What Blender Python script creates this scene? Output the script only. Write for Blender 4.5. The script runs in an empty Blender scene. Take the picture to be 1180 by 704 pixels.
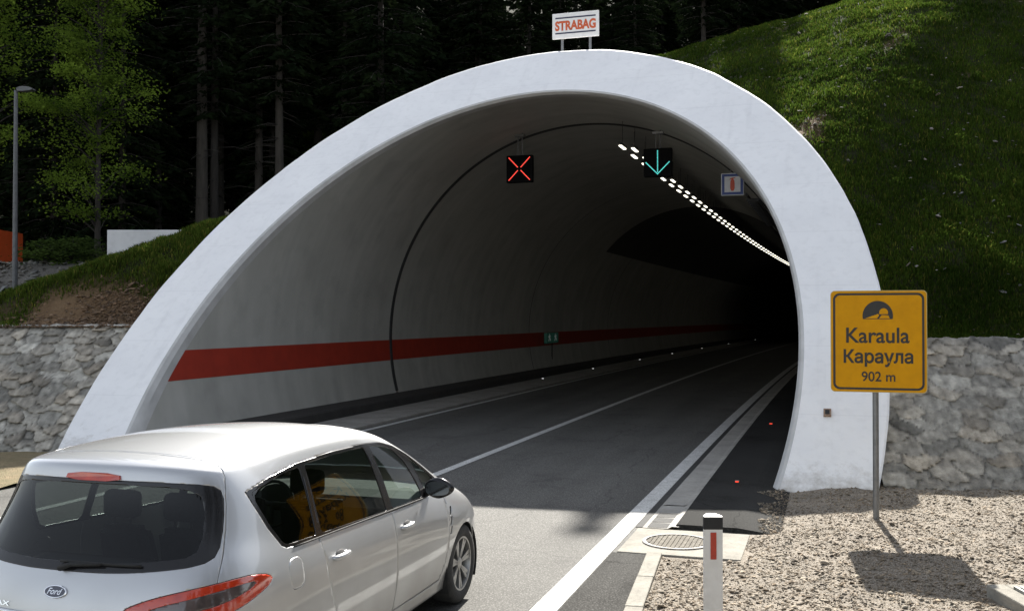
import bpy, bmesh, math, random
import numpy as np
from mathutils import Vector, Matrix, noise as mnoise
from mathutils.geometry import tessellate_polygon

random.seed(7)
RNG = np.random.default_rng(11)
SC = bpy.context.scene
COL = SC.collection
TH = 0.305                      # the road runs this far to the right of the camera axis
CT, ST = math.cos(TH), math.sin(TH)
CAMH = 2.45

def cw(xc, zc):                 # camera-axis ground coordinates -> world (Y runs along the road)
    return xc * CT - zc * ST, xc * ST + zc * CT

def wc(X, Y):
    return X * CT + Y * ST, -X * ST + Y * CT

# ---------------------------------------------------------------- materials
def new_mat(name):
    m = bpy.data.materials.new(name)
    m.use_nodes = True
    nt = m.node_tree
    return m, nt, nt.nodes['Principled BSDF']

def inp(b, key, v):
    if key in b.inputs:
        b.inputs[key].default_value = v

def rgba(c):
    return (c[0], c[1], c[2], 1.0)

def pmat(name, c1, c2=None, scale=4.0, rough=0.7, bump=0.0, bscale=40.0, metal=0.0, coat=0.0, c3=None, s3=120.0,
         spec=0.5, detail=6.0, lo=0.35, hi=0.65, rvar=0.0, stretch=None, f3=0.5, bdist=0.02):
    m, nt, b = new_mat(name)
    N, L = nt.nodes, nt.links
    tc = N.new('ShaderNodeTexCoord')
    vec = tc.outputs['Object']
    if stretch:
        mp = N.new('ShaderNodeMapping')
        mp.inputs['Scale'].default_value = stretch
        L.new(vec, mp.inputs['Vector'])
        vec = mp.outputs['Vector']
    inp(b, 'Roughness', rough); inp(b, 'Metallic', metal); inp(b, 'Specular IOR Level', spec)
    inp(b, 'Coat Weight', coat); inp(b, 'Coat Roughness', 0.05)
    c2 = c2 or tuple(x * 0.8 for x in c1)
    n = N.new('ShaderNodeTexNoise'); n.inputs['Scale'].default_value = scale; n.inputs['Detail'].default_value = detail
    n.inputs['Roughness'].default_value = 0.6
    L.new(vec, n.inputs['Vector'])
    r = N.new('ShaderNodeValToRGB')
    r.color_ramp.elements[0].position = lo; r.color_ramp.elements[1].position = hi
    r.color_ramp.elements[0].color = rgba(c1); r.color_ramp.elements[1].color = rgba(c2)
    L.new(n.outputs['Fac'], r.inputs['Fac'])
    out = r.outputs['Color']
    if c3:
        n3 = N.new('ShaderNodeTexNoise'); n3.inputs['Scale'].default_value = s3; n3.inputs['Detail'].default_value = 3.0
        L.new(vec, n3.inputs['Vector'])
        r3 = N.new('ShaderNodeValToRGB')
        r3.color_ramp.elements[0].position = 0.5; r3.color_ramp.elements[1].position = 0.68
        r3.color_ramp.elements[0].color = (0, 0, 0, 1); r3.color_ramp.elements[1].color = (f3, f3, f3, 1)
        L.new(n3.outputs['Fac'], r3.inputs['Fac'])
        mx = N.new('ShaderNodeMix'); mx.data_type = 'RGBA'
        L.new(r3.outputs['Color'], mx.inputs[0]); L.new(out, mx.inputs[6]); mx.inputs[7].default_value = rgba(c3)
        out = mx.outputs[2]
    L.new(out, b.inputs['Base Color'])
    if rvar:
        mr = N.new('ShaderNodeMapRange')
        mr.inputs[3].default_value = max(0, rough - rvar); mr.inputs[4].default_value = min(1, rough + rvar)
        L.new(n.outputs['Fac'], mr.inputs[0]); L.new(mr.outputs[0], b.inputs['Roughness'])
    if bump:
        nb = N.new('ShaderNodeTexNoise'); nb.inputs['Scale'].default_value = bscale; nb.inputs['Detail'].default_value = 5.0
        L.new(vec, nb.inputs['Vector'])
        bp = N.new('ShaderNodeBump'); bp.inputs['Strength'].default_value = bump; bp.inputs['Distance'].default_value = bdist
        L.new(nb.outputs['Fac'], bp.inputs['Height']); L.new(bp.outputs['Normal'], b.inputs['Normal'])
    return m

def emat(name, c, strength):
    m, nt, b = new_mat(name)
    inp(b, 'Base Color', rgba(c)); inp(b, 'Emission Color', rgba(c)); inp(b, 'Emission Strength', strength)
    return m

def leafmat(name, c1, c2, trans=0.4, scale=0.6, attr=None, rough=0.6):
    m, nt, b = new_mat(name)
    N, L = nt.nodes, nt.links
    N.remove(b)
    out = [n for n in N if n.type == 'OUTPUT_MATERIAL'][0]
    tc = N.new('ShaderNodeTexCoord')
    n = N.new('ShaderNodeTexNoise'); n.inputs['Scale'].default_value = scale; n.inputs['Detail'].default_value = 5
    L.new(tc.outputs['Object'], n.inputs['Vector'])
    r = N.new('ShaderNodeValToRGB')
    r.color_ramp.elements[0].position = 0.35; r.color_ramp.elements[1].position = 0.65
    r.color_ramp.elements[0].color = rgba(c1); r.color_ramp.elements[1].color = rgba(c2)
    L.new(n.outputs['Fac'], r.inputs['Fac'])
    d = N.new('ShaderNodeBsdfDiffuse'); t = N.new('ShaderNodeBsdfTranslucent'); mx = N.new('ShaderNodeMixShader')
    mx.inputs[0].default_value = trans
    col = r.outputs['Color']
    if attr:
        at = N.new('ShaderNodeAttribute'); at.attribute_name = attr
        mm = N.new('ShaderNodeMix'); mm.data_type = 'RGBA'; mm.blend_type = 'MULTIPLY'; mm.inputs[0].default_value = 1.0
        L.new(col, mm.inputs[6]); L.new(at.outputs['Color'], mm.inputs[7]); col = mm.outputs[2]
    L.new(col, d.inputs['Color']); L.new(col, t.inputs['Color'])
    L.new(d.outputs[0], mx.inputs[1]); L.new(t.outputs[0], mx.inputs[2]); L.new(mx.outputs[0], out.inputs['Surface'])
    return m

def glassmat(name, tint, refl=0.08, rough=0.02):
    m, nt, b = new_mat(name)
    N, L = nt.nodes, nt.links
    N.remove(b)
    out = [n for n in N if n.type == 'OUTPUT_MATERIAL'][0]
    t = N.new('ShaderNodeBsdfTransparent'); t.inputs['Color'].default_value = rgba(tint)
    g = N.new('ShaderNodeBsdfGlossy'); g.inputs['Roughness'].default_value = rough
    f = N.new('ShaderNodeFresnel'); f.inputs['IOR'].default_value = 1.5
    ge = N.new('ShaderNodeNewGeometry'); mi = N.new('ShaderNodeMapRange')      # same reflectance from inside a thin pane
    mi.inputs[3].default_value = 1.5; mi.inputs[4].default_value = 1 / 1.5
    L.new(ge.outputs['Backfacing'], mi.inputs[0]); L.new(mi.outputs[0], f.inputs['IOR'])
    mx = N.new('ShaderNodeMixShader')
    L.new(f.outputs[0], mx.inputs[0]); L.new(t.outputs[0], mx.inputs[1]); L.new(g.outputs[0], mx.inputs[2])
    L.new(mx.outputs[0], out.inputs['Surface'])
    return m

# ---------------------------------------------------------------- objects
def tag(o, label=None, cat=None, group=None, kind=None):
    if label: o['label'] = label
    if cat: o['category'] = cat
    if group: o['group'] = group
    if kind: o['kind'] = kind
    return o

def empty(name, loc, label=None, cat=None, group=None, rz=0.0):
    o = bpy.data.objects.new(name, None)
    COL.objects.link(o)
    o.location = loc; o.rotation_euler = (0, 0, rz); o.empty_display_size = 0.2
    return tag(o, label, cat, group)

def link(name, me, mats=None, parent=None, loc=None):
    o = bpy.data.objects.new(name, me)
    COL.objects.link(o)
    if mats:
        for m in (mats if isinstance(mats, (list, tuple)) else [mats]):
            me.materials.append(m)
    if parent: o.parent = parent
    if loc is not None: o.location = loc
    return o

def mesh_np(name, V, F, mats=None, parent=None, smooth=False, mi=None, loc=None):
    """V (n,3) array, F (m,k) array of equal-sized faces or a list of lists."""
    me = bpy.data.meshes.new(name)
    V = np.asarray(V, dtype=np.float32)
    if isinstance(F, np.ndarray):
        k = F.shape[1]; m = F.shape[0]
        me.vertices.add(len(V)); me.vertices.foreach_set('co', V.ravel())
        me.loops.add(m * k); me.loops.foreach_set('vertex_index', F.astype(np.int32).ravel())
        me.polygons.add(m); me.polygons.foreach_set('loop_start', np.arange(0, m * k, k, dtype=np.int32))
        me.update(calc_edges=True)
    else:
        me.from_pydata([tuple(map(float, v)) for v in V], [], [list(map(int, f)) for f in F])
        me.update()
    if mi is not None:
        me.polygons.foreach_set('material_index', np.asarray(mi, dtype=np.int32))
    if smooth:
        me.polygons.foreach_set('use_smooth', np.ones(len(me.polygons), dtype=bool))
    return link(name, me, mats, parent, loc)

class MB:
    """collects simple solids into one mesh"""
    def __init__(s): s.v = []; s.f = []; s.m = []
    def add(s, V, F, mi=0):
        o = len(s.v); s.v += [tuple(v) for v in V]
        for f in F: s.f.append([o + i for i in f]); s.m.append(mi)
    def box(s, x0, x1, y0, y1, z0, z1, mi=0, bev=0.0):
        if bev <= 0:
            V = [(x, y, z) for z in (z0, z1) for y in (y0, y1) for x in (x0, x1)]
            s.add(V, [(0, 2, 3, 1), (4, 5, 7, 6), (0, 1, 5, 4), (2, 6, 7, 3), (0, 4, 6, 2), (1, 3, 7, 5)], mi)
        else:
            b = bmesh.new(); bmesh.ops.create_cube(b, size=1)
            for v in b.verts:
                v.co = Vector(((x0 + x1) / 2 + v.co.x * (x1 - x0), (y0 + y1) / 2 + v.co.y * (y1 - y0), (z0 + z1) / 2 + v.co.z * (z1 - z0)))
            bmesh.ops.bevel(b, geom=b.edges[:], offset=bev, segments=2, affect='EDGES', profile=0.5)
            b.verts.index_update()
            s.add([v.co[:] for v in b.verts], [[v.index for v in f.verts] for f in b.faces], mi); b.free()
    def tube(s, pts, r, n=10, mi=0, cap=True):
        pts = [Vector(p) for p in pts]
        rs = r if isinstance(r, (list, tuple)) else [r] * len(pts)
        V = []; F = []
        ref = Vector((0, 0, 1))
        for i, p in enumerate(pts):
            d = (pts[min(i + 1, len(pts) - 1)] - pts[max(i - 1, 0)]).normalized()
            a = ref if abs(d.dot(ref)) < 0.95 else Vector((1, 0, 0))
            u = d.cross(a).normalized(); w = d.cross(u).normalized()
            for k in range(n):
                t = 2 * math.pi * k / n
                V.append(p + (u * math.cos(t) + w * math.sin(t)) * rs[i])
        for i in range(len(pts) - 1):
            for k in range(n):
                F.append((i * n + k, i * n + (k + 1) % n, (i + 1) * n + (k + 1) % n, (i + 1) * n + k))
        if cap:
            F.append(tuple(range(n))[::-1]); F.append(tuple((len(pts) - 1) * n + k for k in range(n)))
        s.add(V, F, mi)
    def prism(s, poly, to3, d, mi=0):
        """poly: 2-D outline; to3(u,v)->point; d: thickness vector"""
        n = len(poly); d = Vector(d)
        a = [Vector(to3(*p)) for p in poly]
        V = a + [p + d for p in a]
        F = [tuple(range(n)), tuple(range(2 * n - 1, n - 1, -1))] + [(i, i + n, (i + 1) % n + n, (i + 1) % n) for i in range(n)]
        s.add(V, F, mi)
    def build(s, name, mats, parent=None, smooth=False, loc=None, auto=None):
        me = bpy.data.meshes.new(name)
        me.from_pydata(s.v, [], s.f); me.update()
        bm = bmesh.new(); bm.from_mesh(me); bmesh.ops.recalc_face_normals(bm, faces=bm.faces); bm.to_mesh(me); bm.free()
        me.polygons.foreach_set('material_index', np.asarray(s.m, dtype=np.int32))
        if smooth or auto:
            me.polygons.foreach_set('use_smooth', np.ones(len(me.polygons), dtype=bool))
        if auto:
            try: me.set_sharp_from_angle(angle=math.radians(auto))
            except Exception: pass
        return link(name, me, mats, parent, loc)

def lathe(prof, n=32, axis='x'):
    """profile of (a, r): a along the axis"""
    V = []; F = []
    for a, r in prof:
        for k in range(n):
            t = 2 * math.pi * k / n
            p = (a, r * math.cos(t), r * math.sin(t))
            V.append(p if axis == 'x' else ((p[1], p[2], a) if axis == 'z' else (p[1], a, p[2])))
    for i in range(len(prof) - 1):
        for k in range(n):
            F.append((i * n + k, i * n + (k + 1) % n, (i + 1) * n + (k + 1) % n, (i + 1) * n + k))
    return V, F

def text_obj(name, body, mat, parent, box, plane, extrude=0.001, bold=0.0, shear=0.0, keep=True):
    """writing fitted in box (u0,u1,v0,v1) on a plane; plane(u,v,h)->local point"""
    cu = bpy.data.curves.new('writing', 'FONT')
    cu.body = body; cu.size = 1.0; cu.offset = bold; cu.shear = shear; cu.resolution_u = 6
    t = bpy.data.objects.new('writing', cu); COL.objects.link(t)
    dg = bpy.context.evaluated_depsgraph_get()
    me = bpy.data.meshes.new_from_object(t.evaluated_get(dg))
    bpy.data.objects.remove(t); bpy.data.curves.remove(cu)
    co = np.zeros(len(me.vertices) * 3, dtype=np.float32); me.vertices.foreach_get('co', co); co = co.reshape(-1, 3)
    mn, mx = co.min(0), co.max(0)
    u0, u1, v0, v1 = box
    su = (u1 - u0) / (mx[0] - mn[0]); sv = (v1 - v0) / (mx[1] - mn[1])
    nv = [plane(u0 + (c[0] - mn[0]) * su, v0 + (c[1] - mn[1]) * sv, extrude) for c in co]
    me.vertices.foreach_set('co', np.asarray(nv, dtype=np.float32).ravel()); me.update()
    me.name = name
    return link(name, me, mat, parent)

def fbm(x, y, z=0.0, o=4):
    return mnoise.fractal(Vector((x, y, z)), 1.0, 2.0, o)

def chaikin(p, n=2):
    p = [tuple(q) for q in p]
    for _ in range(n):
        r = []
        for i in range(len(p)):
            a, b = p[i], p[(i + 1) % len(p)]
            r.append((a[0] * .75 + b[0] * .25, a[1] * .75 + b[1] * .25)); r.append((a[0] * .25 + b[0] * .75, a[1] * .25 + b[1] * .75))
        p = r
    return p

def rcorner(poly, r, n=3):
    """the outline with its corners rounded at radius about r"""
    out = []; m = len(poly)
    for i in range(m):
        a, b, c = Vector(poly[i - 1]), Vector(poly[i]), Vector(poly[(i + 1) % m])
        da, dc = (a - b), (c - b); q = min(r, da.length * .45, dc.length * .45)
        p0, p1 = b + da.normalized() * q, b + dc.normalized() * q
        for k in range(n + 1):
            t = k / n; out.append(tuple(p0 * (1 - t) ** 2 + b * 2 * t * (1 - t) + p1 * t * t))
    return out

# ---------------------------------------------------------------- tunnel numbers
X0, ZC, RI, RO = -6.29, 1.88, 5.92, 7.19      # bore axis, its height, inner and outer radius of the portal ring
RL = 5.83                                     # lining
S0, KP = 14.72, 1.034                         # portal plane: s = S0 + KP*z
SEAM = 26.6
RC = 1411.0                                   # the road bends gently right
XR, XC_, XL = -2.286, -5.87, -9.64            # edge line, centre line, edge line

def bend(s):
    s = max(s - 13.2, 0.0)
    return s * s / (2 * RC)

# ---------------------------------------------------------------- camera, sun, sky
cam = bpy.data.cameras.new('camera'); co = bpy.data.objects.new('camera', cam); COL.objects.link(co)
co.location = (0, 0, CAMH)
co.rotation_euler = (math.pi / 2 + math.atan(14 / 1158), 0, TH)
cam.sensor_width = 36.0; cam.lens = 36.0 * 1158 / 1180; cam.clip_end = 2000; cam.clip_start = 0.05
SC.camera = co

SUN_EL, SUN_AZ = math.radians(37.5), math.radians(-4.5)   # azimuth from +Y, clockwise
sd = Vector((math.sin(SUN_AZ) * math.cos(SUN_EL), math.cos(SUN_AZ) * math.cos(SUN_EL), math.sin(SUN_EL)))
sl = bpy.data.lights.new('sun', 'SUN'); sl.energy = 5.0; sl.angle = math.radians(0.53); sl.color = (1.0, 0.95, 0.87)
so = bpy.data.objects.new('sun', sl); COL.objects.link(so); so.location = (0, 0, 40)
so.rotation_euler = (-sd).to_track_quat('-Z', 'Y').to_euler()

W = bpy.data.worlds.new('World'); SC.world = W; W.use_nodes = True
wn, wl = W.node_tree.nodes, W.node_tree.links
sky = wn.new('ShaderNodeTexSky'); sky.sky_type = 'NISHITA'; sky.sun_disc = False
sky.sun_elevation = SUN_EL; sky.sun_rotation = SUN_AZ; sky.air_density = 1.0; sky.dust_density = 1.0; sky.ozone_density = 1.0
hs = wn.new('ShaderNodeHueSaturation'); hs.inputs['Saturation'].default_value = 0.38      # sky colour muted, so the white portal takes on less blue
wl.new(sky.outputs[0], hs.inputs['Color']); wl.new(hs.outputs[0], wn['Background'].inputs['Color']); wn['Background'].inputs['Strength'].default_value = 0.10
SC.view_settings.view_transform = 'Standard'; SC.view_settings.look = 'None'
SC.view_settings.exposure = 1.5; SC.view_settings.gamma = 1.0; SC.view_settings.use_curve_mapping = False
SC.cycles.max_bounces = 8; SC.cycles.transparent_max_bounces = 16
try:
    SC.cycles.use_denoising = True
except Exception: pass
# ================================================================ ground, road, kerbs
M_ground = pmat('dry_ground', (.30, .26, .21), (.20, .17, .14), 1.3, .95, .8, 25, c3=(.38, .35, .31), s3=70, bdist=.03)
def asphaltmat(name, c1, c2, rough, c3, f3, tr, spec=.3):
    m = pmat(name, c1, c2, .45, rough, .6, 110, c3=c3, s3=62, spec=spec, bdist=.006, f3=f3)
    nt = m.node_tree; N, L = nt.nodes, nt.links; b = N['Principled BSDF']
    src = b.inputs['Base Color'].links[0].from_socket
    tc = N.new('ShaderNodeTexCoord'); sx = N.new('ShaderNodeSeparateXYZ'); L.new(tc.outputs['Object'], sx.inputs[0])
    mp = N.new('ShaderNodeMapping'); mp.inputs['Scale'].default_value = (1.1, .05, 1); L.new(tc.outputs['Object'], mp.inputs['Vector'])
    n = N.new('ShaderNodeTexNoise'); n.inputs['Scale'].default_value = 1.0; n.inputs['Detail'].default_value = 4; L.new(mp.outputs[0], n.inputs['Vector'])
    r = N.new('ShaderNodeMapRange'); r.inputs[1].default_value = .3; r.inputs[2].default_value = .7; r.inputs[3].default_value = 1 - tr; r.inputs[4].default_value = 1 + tr
    L.new(n.outputs['Fac'], r.inputs[0])
    mm = N.new('ShaderNodeMix'); mm.data_type = 'RGBA'; mm.blend_type = 'MULTIPLY'; mm.inputs[0].default_value = 1
    L.new(src, mm.inputs[6]); L.new(r.outputs[0], mm.inputs[7])
    # fine cracks and old drip stains
    vo = N.new('ShaderNodeTexVoronoi'); vo.feature = 'DISTANCE_TO_EDGE'; vo.inputs['Scale'].default_value = .55
    wn_ = N.new('ShaderNodeTexNoise'); wn_.inputs['Scale'].default_value = 1.6; wn_.inputs['Detail'].default_value = 6; L.new(tc.outputs['Object'], wn_.inputs['Vector'])
    ad = N.new('ShaderNodeMix'); ad.data_type = 'RGBA'; ad.inputs[0].default_value = .35; L.new(tc.outputs['Object'], ad.inputs[6]); L.new(wn_.outputs['Color'], ad.inputs[7]); L.new(ad.outputs[2], vo.inputs['Vector'])
    cr = N.new('ShaderNodeMapRange'); cr.inputs[1].default_value = 0; cr.inputs[2].default_value = .006; cr.inputs[3].default_value = .55; cr.inputs[4].default_value = 1; L.new(vo.outputs['Distance'], cr.inputs[0])
    st_ = N.new('ShaderNodeTexNoise'); st_.inputs['Scale'].default_value = .9; st_.inputs['Detail'].default_value = 7; st_.inputs['Roughness'].default_value = .7; L.new(tc.outputs['Object'], st_.inputs['Vector'])
    sr = N.new('ShaderNodeMapRange'); sr.inputs[1].default_value = .56; sr.inputs[2].default_value = .68; sr.inputs[3].default_value = 1; sr.inputs[4].default_value = .72; L.new(st_.outputs['Fac'], sr.inputs[0])
    mu = N.new('ShaderNodeMath'); mu.operation = 'MULTIPLY'; L.new(cr.outputs[0], mu.inputs[0]); L.new(sr.outputs[0], mu.inputs[1])
    m3 = N.new('ShaderNodeMix'); m3.data_type = 'RGBA'; m3.blend_type = 'MULTIPLY'; m3.inputs[0].default_value = 1
    L.new(mm.outputs[2], m3.inputs[6]); L.new(mu.outputs[0], m3.inputs[7]); L.new(m3.outputs[2], b.inputs['Base Color'])
    return m
M_asphalt = asphaltmat('old_asphalt', (.078, .076, .069), (.062, .060, .055), .85, (.23, .225, .21), .75, .20)
M_patch = asphaltmat('patch_asphalt', (.050, .049, .046), (.034, .033, .031), .95, (.13, .128, .12), .7, .25, spec=.06)
M_asphalt2 = asphaltmat('new_asphalt', (.036, .036, .035), (.026, .026, .025), .85, (.11, .11, .108), .5, .12)
M_paint = pmat('road_paint', (.60, .60, .58), (.44, .44, .42), 5, .8, .4, 110, c3=(.16, .155, .145), s3=38, f3=.75, spec=.2, bdist=.004)
M_conc = pmat('concrete', (.40, .385, .355), (.29, .28, .26), 2.2, .85, .4, 70, c3=(.22, .21, .19), s3=18, f3=.4, bdist=.008)
M_conc_l = pmat('pale_concrete', (.30, .285, .245), (.215, .203, .175), 3.0, .9, .6, 60, spec=.2, c3=(.14, .13, .115), s3=22, f3=.35, bdist=.01)
M_black = pmat('black_edge', (.012, .012, .012), (.02, .02, .02), 3, .8)

def strip(name, prof, s_list, mat, parent=None, curved=True, zoff=0.0, label=None, closed=False):
    """profile (x,z) swept along the road"""
    V = []; F = []
    n = len(prof)
    for s in s_list:
        b = bend(s) if curved else 0
        for x, z in prof: V.append((x + b, s, z + zoff))
    for i in range(len(s_list) - 1):
        for k in range(n - 1 if not closed else n):
            k2 = (k + 1) % n
            F.append((i * n + k, (i + 1) * n + k, (i + 1) * n + k2, i * n + k2))
    if closed:
        F.append(tuple(range(n))); F.append(tuple((len(s_list) - 1) * n + k for k in range(n))[::-1])
    o = mesh_np(name, V, F, mat, parent)
    bm = bmesh.new(); bm.from_mesh(o.data); bmesh.ops.recalc_face_normals(bm, faces=bm.faces)
    if not closed and sum(f.normal.z for f in bm.faces) < 0: bmesh.ops.reverse_faces(bm, faces=bm.faces)
    bm.to_mesh(o.data); bm.free()
    return o

SL = [-40, -20, 0, 8, 13.2, 16, 20, 25, 30, 35, 40, 46, 52, 60, 70, 80, 90, 105, 120, 140, 160]
g = mesh_np('ground', [(-600, -600, -.012), (600, -600, -.012), (600, 900, -.012), (-600, 900, -.012)], np.array([[0, 1, 2, 3]]), M_ground)
g['kind'] = 'structure'
# a finer, slightly uneven verge sheet where the camera looks
def sheet(name, xs, ys, fz, mat):
    X, Y = np.meshgrid(xs, ys); V = np.stack([X.ravel(), Y.ravel(), np.array([fz(a, b) for a, b in zip(X.ravel(), Y.ravel())])], 1)
    nx, ny = len(xs), len(ys)
    I = np.arange(nx * ny).reshape(ny, nx)
    F = np.stack([I[:-1, :-1].ravel(), I[:-1, 1:].ravel(), I[1:, 1:].ravel(), I[1:, :-1].ravel()], 1)
    return mesh_np(name, V, F, mat, smooth=True)
def verge_z(x, y):
    e = min(max((x + 1.58 - .079 * (10.4 - y)) / .6, 0), 1)
    if y > 10.15: e = min(max((x + .95) / .5, 0), 1)
    if y > 11.7: e = min(max((x + .5) / .5, 0), 1)
    return -.008 + e * (.05 + .045 * fbm(x * .7, y * .7, 3) + .018 * fbm(x * 4, y * 4, 9))
M_gravelbed = pmat('gravel_bed', (.25, .21, .16), (.15, .125, .092), 2.2, .95, 1.0, 60, c3=(.44, .41, .37), s3=75, f3=.7, bdist=.03)
o = sheet('verge', np.arange(-1.66, 16, .08), np.arange(1, 19.5, .08), verge_z, M_gravelbed); o['kind'] = 'structure'
M_drygrass = pmat('dry_grass_ground', (.20, .15, .08), (.13, .11, .05), 5, .95, 1.0, 40, c3=(.30, .25, .15), s3=60, bdist=.04)
def lverge_z(x, y):
    return .03 + .05 * fbm(x * .8, y * .8, 5)
o = sheet('left_verge', np.arange(-30, -11.2, .25), np.arange(4, 26, .25), lverge_z, M_drygrass); o['kind'] = 'structure'

# (the verge sheets stop short of the bore; the carriageway lies above the ground)
o = strip('road', [(-10.0, 0), (-2.05, 0)], SL, M_asphalt, zoff=-.004); o['kind'] = 'structure'
o = strip('shoulder', [(-13.0, 0), (-10.0, 0)], [-40, 0, 13.2, 15.5], M_asphalt, zoff=-.004); o['kind'] = 'structure'
for nm, x, w in (('edge_line', XR, .22), ('edge_line', XL, .15), ('centre_line', XC_, .16)):
    ss = SL if nm == 'edge_line' and x > -5 else [s for s in SL if s >= 8]
    if nm == 'centre_line': ss = [11.4] + [s for s in SL if s > 12]
    o = strip(nm, [(x - w / 2, 0), (x + w / 2, 0)], ss, M_paint, zoff=.002); o['kind'] = 'structure'
M_walk = asphaltmat('walkway_asphalt', (.030, .030, .029), (.022, .022, .021), .95, (.075, .074, .07), .5, .2, spec=.06)
# right gutter, walkway and the apron with its manhole
M_gutter = pmat('gutter_concrete', (.33, .32, .29), (.24, .23, .21), 1.6, .85, .4, 60, c3=(.18, .17, .15), s3=14, f3=.4, bdist=.008)
S_R0 = 11.75
SLR = [s for s in SL if s > 16]
o = strip('road_seam', [(-2.165, 0), (-2.085, 0)], [S_R0 - .05, 13.2, 14.5] + [s for s in SL if s > 15], M_asphalt2, zoff=.003); o['kind'] = 'structure'
o = strip('gutter', [(-2.085, .0), (-2.03, .012), (-1.80, .012), (-1.745, .03), (-1.70, .03)], [13.15, 14.5] + SLR, M_gutter); o['kind'] = 'structure'
dr = MB()
for k in range(3):
    a = S_R0 - .02 + k * .31
    dr.box(-2.03, -1.80, a, a + .27, -.02, .006)
o = dr.build('gutter_cover', M_asphalt2); o['kind'] = 'structure'
o = strip('gutter_apron', [(-2.085, .0), (-1.79, .004), (-1.74, .03), (-1.66, .03)], [S_R0 - .05, 13.15], M_gutter); o['kind'] = 'structure'
o = strip('walkway', [(-1.70, -.01), (-1.70, .04), (-1.68, .05), (-1.0, .05), (-.50, -.01)], [S_R0, 14.5] + SLR, M_walk, closed=True); o['kind'] = 'structure'
ap = MB(); ap.box(-2.12, -.85, 10.38, S_R0 - .13, -.06, .012, bev=.008)
o = ap.build('concrete_apron', M_conc_l); o['kind'] = 'structure'
# manhole cover: ring, disc and cast ribs
mh = empty('manhole_cover', (-1.58, 10.99, .012), 'round ribbed manhole cover set in the pale concrete apron beside the white edge line', 'manhole cover')
M_iron = pmat('cast_iron', (.20, .185, .165), (.12, .11, .10), 8, .7, .4, 60, c3=(.35, .32, .28), s3=20, f3=.5)
mb = MB(); V, F = lathe([(.0, .375), (.012, .375), (.014, .365), (.014, .335), (.002, .33)], 40, 'z'); mb.add(V, F); mb.build('rim', M_iron, mh)
mb = MB(); V, F = lathe([(.003, .0), (.004, .325), (.0, .326)], 40, 'z'); mb.add(V, F)
for k in range(-6, 7):
    x = k * .048; h = math.sqrt(max(.31 ** 2 - x * x, 0))
    mb.box(x - .013, x + .013, -h, h, .003, .012)
mb.build('cover', pmat('dusty_iron', (.13, .115, .09), (.08, .07, .055), 8, .85, .4, 60, c3=(.26, .24, .20), s3=14, f3=.5, spec=.2), mh)
# asphalt patch and kerb slabs in front of the apron
ke = lambda y: -1.80 + .079 * (10.4 - y)
o = mesh_np('asphalt_patch', [(-2.165, -4, .003), (ke(-4) + .02, -4, .003), (ke(10.37) + .02, 10.37, .003), (-2.165, 10.37, .003)], np.array([[0, 1, 2, 3]]), M_patch); o['kind'] = 'structure'
for k in range(14):
    a = 10.37 - 1.0 * (k + 1)
    kb = MB(); kb.box(-.0, .155, .004, .996, -.1, .035, bev=.01)
    o = kb.build('kerb', M_conc_l); o.location = (ke(a) + random.uniform(-.006, .006), a, 0); o.rotation_euler = (0, 0, .079); o['kind'] = 'structure'
# left: gutter slab, kerb and the dark duct step along the wall
o = strip('left_gutter', [(-9.85, -.01), (-9.85, .05), (-9.9, .07), (-11.0, .09), (-11.0, -.01)], [14.9] + [s for s in SL if s > 15], M_gutter, closed=True); o['kind'] = 'structure'
M_duct = pmat('bitumen_step', (.022, .021, .02), (.035, .033, .03), 2, .85, .4, 50)
M_flake = pmat('limestone_gravel', (.30, .26, .21), (.20, .17, .14), 9, .9)

# ---- loose gravel: one mass of small stones
def pebbles(name, P, R, mat, zf=.6, jitter=.35):
    ico = bmesh.new(); bmesh.ops.create_icosphere(ico, subdivisions=1, radius=1)
    bv = np.array([v.co[:] for v in ico.verts]); bf = np.array([[v.index for v in f.verts] for f in ico.faces]); ico.free()
    # a plainer stone: octahedron-like from fewer faces
    bv = np.array([(1, 0, 0), (-1, 0, 0), (0, 1, 0), (0, -1, 0), (0, 0, 1), (.7, .7, .55), (-.7, .7, .5), (-.7, -.7, .6), (.7, -.7, .5)], float)
    bf = np.array([(4, 5, 6), (4, 6, 7), (4, 7, 8), (4, 8, 5), (0, 2, 5), (2, 1, 6), (1, 3, 7), (3, 0, 8), (5, 2, 6), (6, 1, 7), (7, 3, 8), (8, 0, 5)])
    n = len(P); k = len(bv)
    ang = RNG.uniform(0, 2 * np.pi, n); ca, sa = np.cos(ang), np.sin(ang)
    S = R[:, None] * RNG.uniform(.6, 1.3, (n, 3)); S[:, 2] *= zf
    J = 1 + RNG.uniform(-jitter, jitter, (n, k, 3))
    v = bv[None] * J * S[:, None, :]
    tilt = RNG.normal(0, .3, (n, 2))
    v[..., 2] += v[..., 0] * tilt[:, None, 0] + v[..., 1] * tilt[:, None, 1]
    x = v[..., 0] * ca[:, None] - v[..., 1] * sa[:, None]; y = v[..., 0] * sa[:, None] + v[..., 1] * ca[:, None]
    V = np.stack([x, y, v[..., 2]], -1) + P[:, None, :]
    F = (bf[None] + (np.arange(n) * k)[:, None, None]).reshape(-1, 3)
    o = mesh_np(name, V.reshape(-1, 3), F, mat)
    ca_ = o.data.color_attributes.new('tone', 'FLOAT_COLOR', 'POINT')
    t = np.clip(RNG.normal(1.0, .24, n), .4, 1.7); warm = RNG.uniform(-.06, .10, n)
    c = np.ones((n, k, 4)); c[..., 0] = (t * (1 + warm))[:, None]; c[..., 1] = t[:, None]; c[..., 2] = (t * (1 - warm))[:, None]
    ca_.data.foreach_set('color', c.astype(np.float32).ravel())
    return o
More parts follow.
